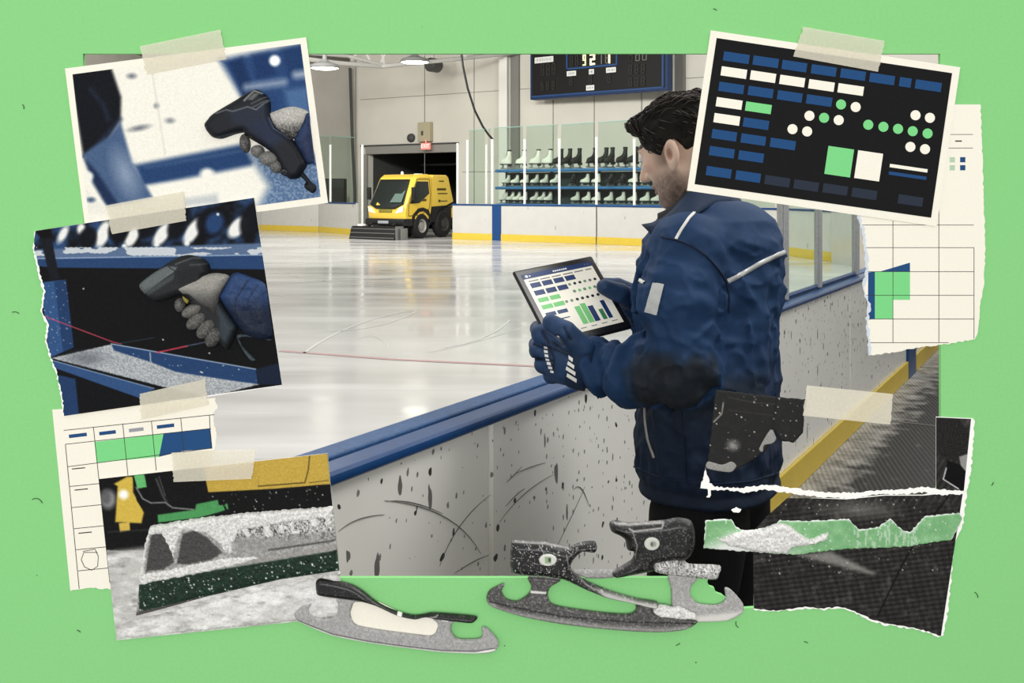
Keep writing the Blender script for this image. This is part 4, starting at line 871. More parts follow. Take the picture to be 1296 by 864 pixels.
# seams on wall
mb=MB()
for px in (537.5,600,700,752,812): 
    q=wp(px); mb.box((q.x-.012,q.y-.02,0),(q.x+.012,q.y+.05,HT))
for z in (2.2,5.2):
    a=wp(585) if z<4 else wp(456); b=wp(900); mb.tube([a+Vector((0,-.0,z)),b+Vector((0,0,z))],.010,4)
o=mb.build('trim_1',M_SEAM); tag(o,None,None,kind='structure')
# garage recess
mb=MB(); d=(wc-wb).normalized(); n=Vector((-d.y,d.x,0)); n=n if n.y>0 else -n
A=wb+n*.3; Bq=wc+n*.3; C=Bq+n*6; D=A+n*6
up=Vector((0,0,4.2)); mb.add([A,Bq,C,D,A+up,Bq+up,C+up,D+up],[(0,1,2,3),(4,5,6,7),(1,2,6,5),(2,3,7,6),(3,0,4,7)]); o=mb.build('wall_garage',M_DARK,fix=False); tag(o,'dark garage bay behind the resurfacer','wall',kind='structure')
def frame_piece(nm,pts,lb,cat,m,r=.06,th=None):
    mb=MB(); mb.tube([Vector(p) for p in pts],r,8); o=mb.build(nm,m); tag(o,lb,cat); return o
mb=MB(); z1=CZ-(182-HZ)*wp(520).y/F
hd=thing('door_header','grey lintel beam over the dark garage opening','lintel',(wb+wc)/2+Vector((0,-.1,zdoor)))
wa2=wp(459); wc2=wp(581)
dd=(wc2-wa2).normalized(); nn=Vector((-dd.y,dd.x,0)); T=Matrix(((dd.x,nn.x,0,wa2.x),(dd.y,nn.y,0,wa2.y),(0,0,1,0),(0,0,0,1)))
LL=(wc2-wa2).length
mb.box((.25,-.12,zdoor),(LL-.05,0,z1-.06),0,T); mb.build('beam',mat('lintel_grey',(140,138,132),rough=.7),hd)
mb=MB(); mb.box((0,-.15,z1-.06),(LL,.0,z1),0,T); mb.build('drip_edge',mat('dark_trim',(70,70,68),rough=.6),hd)
mb=MB(); mb.box((.1,-.1,0),(.3,.0,zdoor),0,T); mb.build('jamb',mat('lintel_grey'),hd)
# beam + pipes inside garage
g0=wp(475)+n*3; g1_=wp(575)+n*3
frame_piece('wall_rail',[g0+Vector((0,0,2.6)),g1_+Vector((0,0,2.6))],'grey pipe across the back of the dark garage bay','pipe',mat('pipe_grey',(96,96,94),rough=.6),.05)
# exit sign
def text(s,size,ext=.0):
    c=bpy.data.curves.new('t','FONT'); c.body=s; c.size=size; c.align_x='CENTER'; c.align_y='CENTER'; c.extrude=ext
    o=bpy.data.objects.new('t',c); COL.objects.link(o); bpy.context.view_layer.update()
    me=bpy.data.meshes.new_from_object(o.evaluated_get(bpy.context.evaluated_depsgraph_get())); bpy.data.objects.remove(o); bpy.data.curves.remove(c); return me
def place_text(name,s,size,T,m,parent):
    me=text(s,size); V=[T@Vector((v.co.x,0,v.co.y)) for v in me.vertices]; Fc=[tuple(p.vertices) for p in me.polygons]; o=mk(name,V,Fc,m,parent=parent); bpy.data.meshes.remove(me); return o
q=wp(539); Y=q.y-.5; ex=thing('exit_sign','small red lit exit sign over the garage opening','sign',P(539,189,Y))
Ts=lambda p:Matrix(((dd.x,nn.x,0,p.x),(dd.y,nn.y,0,p.y),(0,0,1,p.z),(0,0,0,1)))
mb=MB(); p=P(539,185,Y); mb.rbox((-.21,-.05,-.13),(.21,.05,.13),.02,0,Ts(p)); mb.box((-.02,-.02,.12),(.02,.02,.25),0,Ts(p)); mb.box((-.02,0,-.02),(.02,.1,.02),0,Ts(p)); mb.build('case',mat('exit_red_glow',(236,140,128),rough=.4,emit=.5),ex)
place_text('lettering','EXIT',.2,Ts(p)@Matrix.Translation((0,-.056,0)),mat('exit_letters',(250,226,220),emit=.8),ex)
# utility box + fixture
p=P(540.5,179.5,wp(540).y-.02); eb=thing('utility_box','beige metal box on the wall over the exit sign','box',p)
h=24.5*wp(540).y/F; mb=MB(); mb.rbox((-.30,-.22,0),(.30,0,h),.02,0,Ts(p)); mb.build('housing',mat('beige_box',(172,164,136),rough=.6),eb)
mb=MB(); mb.box((-.29,-.225,h-.05),(.29,-.22,h-.03),0,Ts(p)); mb.cyl((-.08,-.225,.32),(0,1,0),.05,.02,10,0); mb.V[-22:]=[Ts(p)@v if False else v for v in mb.V[-22:]]
mb=MB(); mb.rbox((-.12,-.23,.24),(-.02,-.215,.42),.01,0,Ts(p)); mb.build('latch',mat('dark_trim'),eb)
p=P(521,174.5,wp(521).y-.01); mb=MB(); mb.lathe(p,nn*-1,[(.0,.0),(.18,.0),(.16,.1),(.05,.16),(0,.17)],14); o=mb.build('wall_lamp',mat('dark_trim')); tag(o,'small dark round fixture on the wall left of the beige box','wall fixture')
# columns
def column(px0,px1,lb,dark=False):
    a=wp((px0+px1)/2); w=(px1-px0)*a.y/F; Tm=Ts(a); t=thing('wall_column',lb,'column',a)
    mb=MB(); mb.box((-w/2,-.35,0),(w/2,-.31,HT),0,Tm); mb.box((-w/2,-.05,0),(w/2,0,HT),0,Tm); mb.box((-w*.2,-.32,0),(w*.2,-.04,HT),0,Tm); mb.build('steel_column',M_WHITEP,t)
    mb=MB(); mb.box((w/2+.0,-.1,0),(w/2+.35,0,HT),0,Tm); mb.build('shade_strip',mat('shade_grey',(128,126,120),rough=.8),t)  # grey strip standing in for shade beside the column
column(637,649,'white steel wall column left of the scoreboard'); column(845,856,'white steel wall column right of the scoreboard')
cq=P(447,300,41); mb=MB(); mb.rbox((cq.x-.12,cq.y-.12,0),(cq.x+.12,cq.y+.12,HT),.03); o=mb.build('wall_column',mat('column_grey',(170,167,158),rough=.7)); tag(o,'grey corner column left of the garage opening','column')
frame_piece('drain_pipe',[P(443,86,40.6),P(444,120,40.6),P(446,180,40.6),P(449,240,40.6),P(449,287.4,40.6)],'dark thin pipe down the shaded recess wall','pipe',mat('dark_trim'),.06)
# locker and box on left
lk=thing('equipment_locker','dark locker behind the glass at far left','locker',P(424,256,42)); p=P(424,256,42)
mb=MB(); mb.rbox((p.x-.45,p.y-.3,.0),(p.x+.45,p.y+.3,p.z+1.0),.03); mb.build('body',M_BLK,lk); mb=MB(); mb.rbox((p.x-.38,p.y-.32,.5),(p.x+.38,p.y-.3,p.z+.6),.01); mb.build('door',mat('locker_door',(48,44,40),rough=.6),lk)
mb=MB(); p=P(446,222,42); mb.rbox((p.x-.08,p.y-.1,p.z-.3),(p.x+.08,p.y,p.z+.3),.02); o=mb.build('switch_box',mat('dark_trim')); tag(o,'small dark switch box on the recess wall','box')

# -- truss, lamps, heater, cable
tr=thing('roof_truss','white tubular roof truss crossing the top left of the hall','truss',P(480,75,34.5))
Mt=mat('truss_white',(176,174,168),rough=.5)
mb=MB(); bt=[P(380,74,31),P(430,80,32.5),P(482,84,34),P(560,76.5,35),P(650,67,36.2),P(720,60,37)]; mb.tube(bt,.075,8); mb.build('bottom_chord',Mt,tr)
mb=MB(); tp=[P(370,66,31),P(440,71,33),P(482,82,34)]; mb.tube(tp,.06,8); tp2=[P(380,40,32),P(480,43,34),P(640,28,36)]; mb.tube(tp2,.07,8); mb.build('top_chord',Mt,tr)
mb=MB()
for a,b in [((445,76),(470,44)),((470,80),(452,44)),((487,82),(478,42)),((482,80),(500,44)),((530,78),(510,42)),((530,78),(560,38)),((590,72),(570,36))]: mb.tube([P(*a,34.2),P(*b,34.2)],.045,6)
mb.build('web_bar',Mt,tr)
def lamp(px,py,Y,r,lb):
    p=P(px,py,Y); t=thing('ceiling_lamp',lb,'ceiling lamp',p,'round ceiling lamps over the rink')
    mb=MB(); mb.lathe(p,(0,0,1),[(r*.92,0),(r,.03),(r*.85,.12),(r*.35,.2),(.08,.28),(.05,.5),(0,.5)],24); mb.build('housing',mat('lamp_housing',(120,120,118),rough=.4),t)
    mb=MB(); mb.lathe(p,(0,0,1),[(0,-.03),(r*.7,-.02),(r*.93,.012)],24); mb.build('diffuser',mat('lamp_glow',(255,250,236),emit=9),t)
    mb=MB(); mb.tube([p+Vector((0,0,.5)),Vector((p.x,p.y,HT))],.03,6); mb.build('hanger',Mt,t)
lamp(411,86.5,30.5,.46,'round white ceiling lamp beside the bordered print'); lamp(525,79,33,.5,'round white ceiling lamp over the resurfacer')
mb=MB(); p=P(541,76.5,37); mb.rbox((p.x-.16,p.y-.1,p.z-.04),(p.x+.16,p.y+.1,p.z+.05),.02); o=mb.build('strip_lamp',mat('lamp_glow2',(255,250,236),emit=4)); tag(o,'tiny lit strip lamp right of the round ceiling lamps','lamp')
ht=thing('ceiling_heater','dark drum heater hanging right of the ceiling lamps','heater',P(549,88,37)); p=P(549,82.5,37)
mb=MB(); mb.lathe(p,(.6,.8,0),[(0,-.3),(.2,-.3),(.26,-.22),(.26,.22),(.2,.3),(0,.3)],16); mb.build('drum',mat('heater_grey',(74,73,70),rough=.5),ht); mb=MB(); mb.tube([p+Vector((0,0,.2)),Vector((p.x,p.y,HT))],.03,6); mb.build('bracket',Mt,ht)
cb=[]
for x,y in [(581,30),(583,60),(586,84),(592,112),(601,140),(611,160),(618,170),(624,177)]: cb.append(P(x,y,31.5-(.0)))
frame_piece('hanging_cable',cb,'black cable hanging from the roof to the glass left of the skates','cable',M_BLK,.035)

# -- scoreboard
sa_,sb_=P(672,100,35.3),P(846,100,31.9)
sdv=Vector((sb_.x-sa_.x,sb_.y-sa_.y,0)); SL=sdv.length; sdv.normalize(); snv=Vector((-sdv.y,sdv.x,0))
zb=CZ-(126.5-HZ)*sa_.y/F; zt=zb+2.05
sbd=thing('scoreboard','black hockey scoreboard with blue frame and lit clock digits','scoreboard',Vector(((sa_.x+sb_.x)/2,(sa_.y+sb_.y)/2,zb)))
ST=Matrix(((sdv.x,snv.x,0,sa_.x),(sdv.y,snv.y,0,sa_.y),(0,0,1,zb),(0,0,0,1)))
SHt=zt-zb
mb=MB(); mb.rbox((0,-.05,0),(SL,.3,SHt),.02,0,ST); mb.build('case',mat('score_case',(16,42,80),rough=.5),sbd)
fx=lambda px:(px-672)/(846-672)*SL      # approx position along
mb=MB(); mb.box((.1,-.06,.1),(SL-.1,-.05,SHt-.08),0,ST); mb.build('face_panel',mat('score_black',(22,21,20),rough=.5,spec=.2),sbd)
mb=MB()
for r in [((.08,-.075,.08),(SL-.14,-.05,.13)),((SL-.2,-.075,.1),(SL-.14,-.05,SHt-.08))]: mb.box(*r,0,ST)
x0,x1,zc=fx(721),fx(787),.92*SHt*.62
x0,x1=SL*.285,SL*.66; zc0=.94
mb.box((x0,-.08,zc0),(x1,-.05,zc0+.06),0,ST); mb.box((x0,-.08,zc0),(x0+.06,-.05,SHt),0,ST); mb.box((x1-.06,-.08,zc0),(x1,-.05,SHt),0,ST)
mb.build('blue_trim',mat('score_trim',(30,68,118),rough=.5),sbd)
SEG={'0':'abcdef','1':'bc','2':'abged','9':'abcdfg','8':'abcdefg','':''}
def digit(mb,x,z,w,h,segs,t=.035):
    y0,y1=-.09,-.062
    R={'a':((x,h+z-t),(x+w,h+z)),'g':((x,z+h/2-t/2),(x+w,z+h/2+t/2)),'d':((x,z),(x+w,z+t)),'f':((x,z+h/2),(x+t,z+h)),'e':((x,z),(x+t,z+h/2)),'b':((x+w-t,z+h/2),(x+w,z+h)),'c':((x+w-t,z),(x+w,z+h/2))}
    for s in segs:
        (a,b),(c,d)=R[s]; mb.box((a,y0,b),(c,y1,d),0,ST)
DM={'dark_digit':mat('digit_off',(46,44,40),rough=.6),'dim_digit':mat('digit_dim',(112,110,100),rough=.6),'half_lit_digit':mat('digit_mid',(216,216,176),emit=.5),'lit_digit':mat('digit_lit',(255,248,190),emit=1.0)}
def dg(nm,*a):
    mb=MB(); digit(mb,*a); mb.build(nm,DM[nm],sbd)
zd=zc0+.09; hh=.38
dg('half_lit_digit',x0+SL*.125,zd,.13,hh,'abcdfg',.045); dg('lit_digit',x0+SL*.178,zd,.2,hh,'abged',.06); dg('dim_digit',x0+SL*.255,zd,.06,hh,'bc'); dg('dim_digit',x0+SL*.29,zd,.15,hh,'adefg',.03); dg('lit_digit',x0+SL*.294,zd,.16,hh,'bc',.06)
for xx in (x0+SL*.03,x0+SL*.07): dg('dark_digit',xx,zd,.13,hh,'abcdefg')
for k in range(3): dg('dark_digit',SL*.09+k*.24,.82,.15,.4,'abcdefg'); dg('dark_digit',SL*.09+k*.24,.3,.12,.3,'abcdefg')
for k in range(3): dg('dim_digit' if k else 'dark_digit',SL*.74+k*.26,1.02,.16,.42,'abcdefg',.025); dg('dark_digit',SL*.74+k*.24,.6,.14,.3,'abcdefg'); dg('dark_digit',SL*.74+k*.24,.2,.14,.28,'abcdefg')
for xx in (SL*.31,SL*.455,SL*.59): dg('dark_digit',xx,.38,.13,.3,'abcdefg')
def place_label(s,x,z,w,h,par):
    mb=MB(); mb.box((x,-.075,z),(x+w,-.06,z+h),0,ST); mb.build('name_plate',mat('plate_white',(226,226,222),rough=.6),par)
    k=max(3,int(w/.07)); m2=MB()
    for i in range(k):
        xx=x+.03+(w-.06)*(i+.5)/k; m2.box((xx-.008,-.079,z+.03),(xx+.008,-.075,z+h-.03),0,ST)
        if i%2: m2.box((xx-.02,-.079,z+h*.45),(xx+.02,-.075,z+h*.6),0,ST)
    m2.build('lettering',mat('plate_ink',(120,122,124)),par)
for x,z,w,h in [(.04*SL,1.27,.8,.2),(SL*.29,.72,.38,.17),(SL*.455,.72,.2,.17),(SL*.58,.72,.38,.17),(SL*.435,.18,.32,.17),(SL*.74,1.56,.5,.1)]: place_label('',x,z,w,h,sbd)

# -- skate rack behind the glass
ra=Vector((*gp(626,31.1),0)); rb_=Vector((*gp(885,27.1),0)); rdv=(rb_-ra); RL=rdv.length; rdv.normalize(); rnv=Vector((-rdv.y,rdv.x,0))
RT=Matrix(((rdv.x,rnv.x,0,ra.x),(rdv.y,rnv.y,0,ra.y),(0,0,1,0),(0,0,0,1)))
zs=[CZ-(257.5-HZ)*31.1/F, CZ-(236-HZ)*31.1/F, CZ-(214.5-HZ)*31.1/F]
rack=thing('skate_rack','blue three-tier skate rack behind the far glass','rack',(ra+rb_)/2)
for zz_ in zs:
    mb=MB(); mb.rbox((0,0,zz_-.09),(RL,.5,zz_),.03,0,RT); mb.build('shelf',mat('rack_blue',(60,112,168),rough=.5),rack)
mb=MB(); mb.box((.05,.515,0),(RL,.53,zs[2]-.1),0,RT); mb.build('back_panel',mat('rack_back',(52,60,60),rough=.8),rack)
for k in range(5):
    x=RL*k/4*.98+.03; mb=MB(); mb.box((x,.535,0),(x+.07,.59,zs[2]),0,RT); mb.build('upright',mat('rack_dark',(40,52,70),rough=.6),rack)
def skate_proto(kind):
    t=thing('figure_skate','','skate',(0,0,0)); s=.47/.30
    mb=MB()   # boot: stacked oval sections, toe toward -x
    secs=[(0,-.155,.105,.045),(.018,-.158,.108,.048),(.05,-.15,.108,.046),(.075,-.125,.108,.043),(.095,-.06,.108,.042),(.12,-.015,.105,.042),(.16,.012,.1,.043),(.21,.016,.102,.046),(.235,.014,.106,.048)]
    n=14; V=[]; Fc=[]
    for z,x0,x1,w in secs:
        for j in range(n):
            a=2*math.pi*j/n; V.append(((x0+x1)/2+(x1-x0)/2*math.cos(a),w*math.sin(a),.095+z))
    for i in range(len(secs)-1):
        for j in range(n): Fc.append((i*n+j,i*n+(j+1)%n,(i+1)*n+(j+1)%n,(i+1)*n+j))
    Fc+= [tuple(range(n))[::-1],tuple((len(secs)-1)*n+j for j in range(n))]
    V=[(x*s,y*s,z*s) for x,y,z in V]
    bm_=mat('boot_white',(240,228,218),rough=.5) if kind=='white' else mat('boot_black',(26,25,25),rough=.5)
    mk('boot',V,Fc,bm_,parent=t,smooth=True,local=True)
    mb=MB(); mb.rbox((-.155*s,-.042*s,.08*s),(-.02*s,.042*s,.098*s),.006); mb.rbox((.03*s,-.04*s,.055*s),(.105*s,.04*s,.098*s),.006); mb.box((-.03*s,-.025*s,.085*s),(.04*s,.025*s,.098*s)); mb.build('sole',mat('sole_dark',(36,33,31),rough=.5),t,local=True)
    mb=MB(); mb.prism([[(-.17*s,.028*s),(-.155*s,.008*s),(.12*s,0),(.125*s,.012*s),(.085*s,.022*s),(.08*s,.06*s),(.05*s,.06*s),(.04*s,.022*s),(-.07*s,.022*s),(-.08*s,.085*s),(-.12*s,.085*s),(-.13*s,.03*s)]],lambda u,v,w:Vector((u,w,v)),-.004,.004); mb.build('blade',mat('skate_steel',(150,150,150),rough=.3,metal=.6),t,local=True)
    mb=MB(); mb.lathe((.059*s,0,.318*s),(0,0,1),[(.046*s,0),(.05*s,.006),(.046*s,.035),(.036*s,.04),(0,.02)],14); mb.build('cuff',mat('cuff_black',(24,24,24),rough=.6) if kind!='black' else bm_,t,local=True)
    mb=MB()
    for k in range(4):
        z=.2+.03*k; x=-.03+k*.016; mb.tube([Vector(((x+.0)*s-.02,-.03*s,z*s)),Vector(((x-.012)*s-.02,0,z*s+.01)),Vector(((x)*s-.02,.03*s,z*s))],.006,5)
    mb.build('lacing',mat('lace',(180,178,172),rough=.7) if kind=='black' else mat('lace2',(150,146,138),rough=.7),t,local=True)
    return t
protos={}
ordn=['first','second','third','fourth','fifth','sixth','seventh','eighth','ninth','tenth','eleventh','twelfth','thirteenth','fourteenth','fifteenth','sixteenth']
rows=[(2,'top',[(636,'w'),(655,'w'),(673,'w'),(688,'w'),(702,'b'),(713,'b'),(725,'b'),(745,'b'),(759,'b'),(767,'b'),(783,'b'),(797,'b'),(815,'w')]),
      (1,'middle',[(636,'w'),(647,'w'),(659,'w'),(672,'w'),(684,'w'),(697,'w'),(720,'b'),(736,'w'),(750,'w'),(768,'b'),(783,'b'),(797,'w'),(812,'w')]),
      (0,'bottom',[(633,'w'),(641.5,'w'),(649.5,'w'),(657.5,'w'),(671.5,'w'),(680.5,'w'),(689,'w'),(723.5,'w'),(737.5,'w'),(750,'w'),(766,'w'),(781.5,'w'),(796,'w'),(812,'w'),(826,'w')])]
for ti,tn,lst in rows:
    cnt={'w':0,'b':0}
    for px,kd in lst:
        kind={'w':'white','b':'black'}[kd]
        if kind not in protos:
            r=protos[kind]=skate_proto(kind)
        else:
            src=protos[kind]; r=src.copy(); COL.objects.link(r)
            for ch in list(src.children):
                c=ch.copy(); COL.objects.link(c); c.parent=r
        k=(px-CX)/F; t_=(k*ra.y-ra.x)/(rdv.x-k*rdv.y); pos=ra+rdv*t_+rnv*.24
        sc={2:1.12,1:.95,0:.93}[ti]; r.scale=(sc*.80,sc*.9,sc) if ti==2 else (.70,.8,.73)
        r.location=(pos.x,pos.y,zs[ti]+.006); r.rotation_euler=(0,0,math.atan2(rdv.y,rdv.x)+(.95 if (ti==0 and px<692) or (ti==1 and px<700) else .3 if kd=='w' else 1.05)+random.uniform(-.12,.12))
        r['label']=f"{kind} figure skate, {ordn[cnt[kd]]} {kind} one from the left on the {tn} blue shelf"; r['category']='skate'; r['group']=f'skates on the {tn} shelf of the rack'; cnt[kd]+=1

# -- yellow ice resurfacer
YB=mat('resurfacer_yellow',(214,180,62),rough=.35,spec=.45,coat=.3)
rz=math.radians(180+55)   # forward is +x in its own frame
zam=thing('ice_resurfacer','yellow compact ice resurfacer with a black front brush at the rink gate','ice resurfacer',P(520,298.5,31.9)*1.0,rot=0)
zam.location.z=0; zam.scale=(.90,.96,.99); zam.rotation_euler=(0,0,rz)
def zb_(name,mb,m,par=None,ang=30):
    o=mb.build(name,m,par or zam,local=True); smooth_by_angle(o,ang); return o
def sideprism(mb,pts,y0,y1,mi=0): mb.prism([pts],lambda u,v,w:Vector((u,w,v)),y0,y1,mi)
W=.80
def loft(mb,prof):
    """prof: list of (section polygon [(x,z)], y)"""
    n=len(prof[0][0]); b=len(mb.V)
    for poly,y in prof:
        for x,zv in poly: mb.V.append(Vector((x,y,zv)))
    for i in range(len(prof)-1):
        for j in range(n):
            j2=(j+1)%n; mb.F.append((b+i*n+j,b+i*n+j2,b+(i+1)*n+j2,b+(i+1)*n+j)); mb.M.append(0)
    mb.F.append(tuple(b+j for j in range(n))); mb.M.append(0); mb.F.append(tuple(b+(len(prof)-1)*n+j for j in range(n))[::-1]); mb.M.append(0)
cabp=[(1.30,.62),(1.34,.80),(1.28,1.06),(.78,1.92),(.60,2.02),(-.05,2.04),(-.10,1.98),(-.10,.95),(-.02,.62)]
def shr(p,k,dz=.0): return [(x-k*(.5 if x>.5 else 0),zv-(k*.6 if zv>1.9 else 0)) for x,zv in p]
mb=MB(); loft(mb,[(shr(cabp,.14),-W),(cabp,-W+.12),(cabp,W-.12),(shr(cabp,.14),W)]); zb_('cab',mb,YB)
# windscreen
mb=MB()
def fr(t): return Vector((1.285+(.80-1.285)*t,0,1.06+(1.90-1.06)*t))
a,b=fr(.02),fr(.93); nrm=Vector((.86,0,.5))*.012
mb.add([a+Vector((0,-.70,0))+nrm,a+Vector((0,.70,0))+nrm,b+Vector((0,.62,0))+nrm,b+Vector((0,-.62,0))+nrm,a+Vector((.045,.40,-.12))+nrm,a+Vector((.045,-.40,-.12))+nrm],[(0,5,4,1,2,3)]); o=zb_('windscreen',mb,mat('tinted_glass',(26,32,30),rough=.12,spec=.6))
mb=MB(); mb.tube([a+Vector((0,-.70,0))+nrm,a+Vector((.05,-.4,-.12))+nrm,a+Vector((.05,.4,-.12))+nrm,a+Vector((0,.70,0))+nrm,b+Vector((0,.63,0))+nrm,b+Vector((0,-.63,0))+nrm,a+Vector((0,-.70,0))+nrm],.025,6); zb_('windscreen_seal',mb,M_BLK)
mb=MB(); mb.add([a+Vector((.0,.64,.06))+nrm*1.5,a+Vector((0,.15,.06))+nrm*1.5,b+Vector((0,.30,-.1))+nrm*1.5,b+Vector((0,.58,-.06))+nrm*1.5],[(0,1,2,3)]); zb_('glass_reflection',mb,mat('reflection_pale',(92,112,104),rough=.15,spec=.5))  # pale patch painted on the windscreen in place of a reflection
for s in (-1,1):
    mb=MB(); mb.prism([[(1.02,1.10),(.68,1.80),(.08,1.80),(.02,1.42),(.55,1.12)]],lambda u,v,w:Vector((u,w,v)),s*(W-.01),s*(W+.012)); zb_('door_window',mb,mat('tinted_glass'))
    mb=MB(); 
    dp=[(1.12,.72),(1.10,1.05),(.68,1.88),(.02,1.88),(-.06,1.40),(.0,.95),(.45,.75),(1.12,.72)]
    mb.tube([Vector((x,s*(W+.006),zv)) for x,zv in dp],.012,5); zb_('door_seam',mb,mat('seam_dark',(90,72,14)))
    mb=MB(); mb.rbox((.18,s*(W)-.02,1.18),(.42,s*W+.02,1.25),.008); zb_('door_badge',mb,mat('badge_dark',(70,62,24)))
    mb=MB(); mb.tube([Vector((1.0,s*W,1.12)),Vector((1.06,s*(W+.16),1.3))],.02,6); mb.rbox((1.0,s*(W+.17)-.07,1.22),(1.1,s*(W+.17)+.07,1.62),.02); zb_('mirror',mb,M_BLK)
    # lights
    mb=MB(); mb.prism([[(s*.42,.80),(s*.72,.84),(s*.76,1.02),(s*.60,.98)]],lambda u,v,w:Vector((w,u,v)),1.31,1.352); zb_('headlight',mb,mat('lamp_lens',(226,222,206),rough=.2,emit=.1) if s>0 else mat('lamp_amber',(246,206,170),rough=.2,emit=.2))
mb=MB(); mb.rbox((1.30,-.28,.82),(1.36,.28,.93),.02); zb_('grille_badge',mb,mat('badge_olive',(120,112,44),rough=.4))
mb=MB(); mb.rbox((.95,-.84,.42),(1.42,.84,.64),.05); mb.rbox((-.1,-.78,.40),(1.1,.78,.64),.03); zb_('bumper',mb,M_BLK)
mb=MB(); mb.rbox((1.41,-.25,.48),(1.44,.2,.57),.008); zb_('number_plate',mb,mat('plate_grey',(150,152,156)))
# rear hopper
hp=[(-.16,.95),(-.16,1.96),(-.22,2.02),(-.98,2.02),(-1.06,1.96),(-1.36,1.12),(-1.30,1.02),(-.7,.95)]
mb=MB(); loft(mb,[(shr(hp,.06),-W),(hp,-W+.06),(hp,W-.06),(shr(hp,.06),W)]); zb_('hopper',mb,YB)
for x0,x1,zv,hh_ in [(-.80,-.52,1.80,.035),(-.92,-.42,1.52,.07),(-1.0,-.46,1.40,.035),(-.6,-.5,1.14,.08),(-1.0,-.62,1.16,.03)]:
    for s in (-1,1): mb=MB(); mb.box((x0,s*(W-.02)-.03,zv),(x1,s*(W-.02)+.03,zv+hh_)); zb_('hopper_marking',mb,mat('badge_dark'))
mb=MB(); mb.rbox((-1.32,-.76,.52),(-.1,.76,1.02),.05); sideprism(mb,[(-.12,1.0),(-.12,.5),(-.3,.5),(-.5,.9),(-1.36,1.16),(-1.36,1.05)],-W-.01,W+.01); zb_('chassis',mb,mat('chassis_black',(24,23,22),rough=.6))
mb=MB(); mb.rbox((-1.55,-.74,.62),(-1.3,.74,.95),.04); zb_('rear_bumper',mb,YB)
mb=MB(); mb.lathe((.1,-.3,2.03),(0,0,1),[(.0,0),(.05,0),(.05,.06),(.03,.1),(0,.11)],10); zb_('beacon',mb,mat('beacon_white',(230,228,220))); mb=MB(); mb.rbox((-.75,-.25,2.01),(-.45,-.05,2.07),.02); zb_('roof_vent',mb,mat('beacon_white'))
def wheel(x,y,r,rim=True):
    o=MB(); o.lathe((x,y,r),(0,1,0),[(r*.55,-.13),(r*.9,-.13),(r*.98,-.09),(r,-.03),(r,.03),(r*.98,.09),(r*.9,.13),(r*.55,.13)],28); w_=o.build('wheel',mat('tyre_black',(26,25,25),rough=.75),zam,local=True); smooth_by_angle(w_,40); 
    m2=MB(); 
    for s in (-1,1): m2.lathe((x,y,r),(0,s,0),[(r*.58,.125),(r*.54,.10),(r*.34,.07),(r*.30,.11),(r*.16,.12),(0,.12)],24)
    rm=m2.build('rim',mat('rim_grey',(150,148,142),rough=.4,metal=.3) if rim else mat('rim_dark',(58,56,54),rough=.5),w_,local=True); smooth_by_angle(rm,40)
for s in (-1,1): wheel(.42,s*.70,.40); wheel(-.78,s*.72,.44,False)
mb=MB(); sideprism(mb,[(.95,.62),(.9,.75),(.62,.95),(.35,.98),(.05,.9),(-.1,.64),(-.12,.5),(.0,.5),(.05,.7),(.3,.86),(.55,.84),(.78,.7),(.84,.55)],-W-.015,W+.015); zb_('wheel_arch',mb,M_BLK)
# brush head in front
mb=MB(); mb.prism([[(1.55,.0),(2.02,.0),(1.92,.34),(1.85,.40),(1.62,.40),(1.55,.30)]],lambda u,v,w:Vector((u,w,v)),-1.0,.95); br=zb_('brush_housing',mb,M_BLK)
mb=MB()
for zv in (.06,.2,.33): mb.tube([Vector((2.04-.35*zv,-.98,zv)),Vector((2.04-.35*zv,.93,zv))],.015,6)
zb_('brush_rail',mb,mat('rail_grey',(96,94,92),rough=.4),br)
mb=MB(); mb.cyl((1.5,0,.22),(0,1,0),.16,1.8,18); zb_('roller_brush',mb,mat('bristle',(44,43,42),rough=.9))
mb=MB(); 
for s in (-.5,.5): mb=MB(); mb.tube([Vector((1.3,s,.5)),Vector((1.6,s,.42))],.05,8); zb_('mount_arm',mb,M_BLK)
mb=MB(); mb.rbox((1.6,.96,.0),(1.98,.99,.42),.01); mb.rbox((1.5,1.06,.0),(1.85,1.09,.36),.01); zb_('end_plate',mb,mat('plate_silver',(120,120,118),rough=.3,metal=.4))
mb=MB(); mb.rbox((1.5,-.92,.38),(1.7,-.7,.46),.02); zb_('hose_fitting',mb,mat('beacon_white'))
# dark object at end of the rubber floor
bn=thing('floor_bin','dark bin standing at the far end of the rubber floor','bin',nearP(8.9,-.45,0)); p=nearP(8.9,-.45,0)
mb=MB(); mb.rbox((p.x-.16,p.y-.15,0),(p.x+.3,p.y+.15,.34),.03); mb.build('body',M_BLK,bn); mb=MB(); mb.rbox((p.x-.18,p.y-.17,.34),(p.x+.32,p.y+.17,.40),.02); mb.build('lid',mat('bin_lid',(46,45,44),rough=.5),bn)
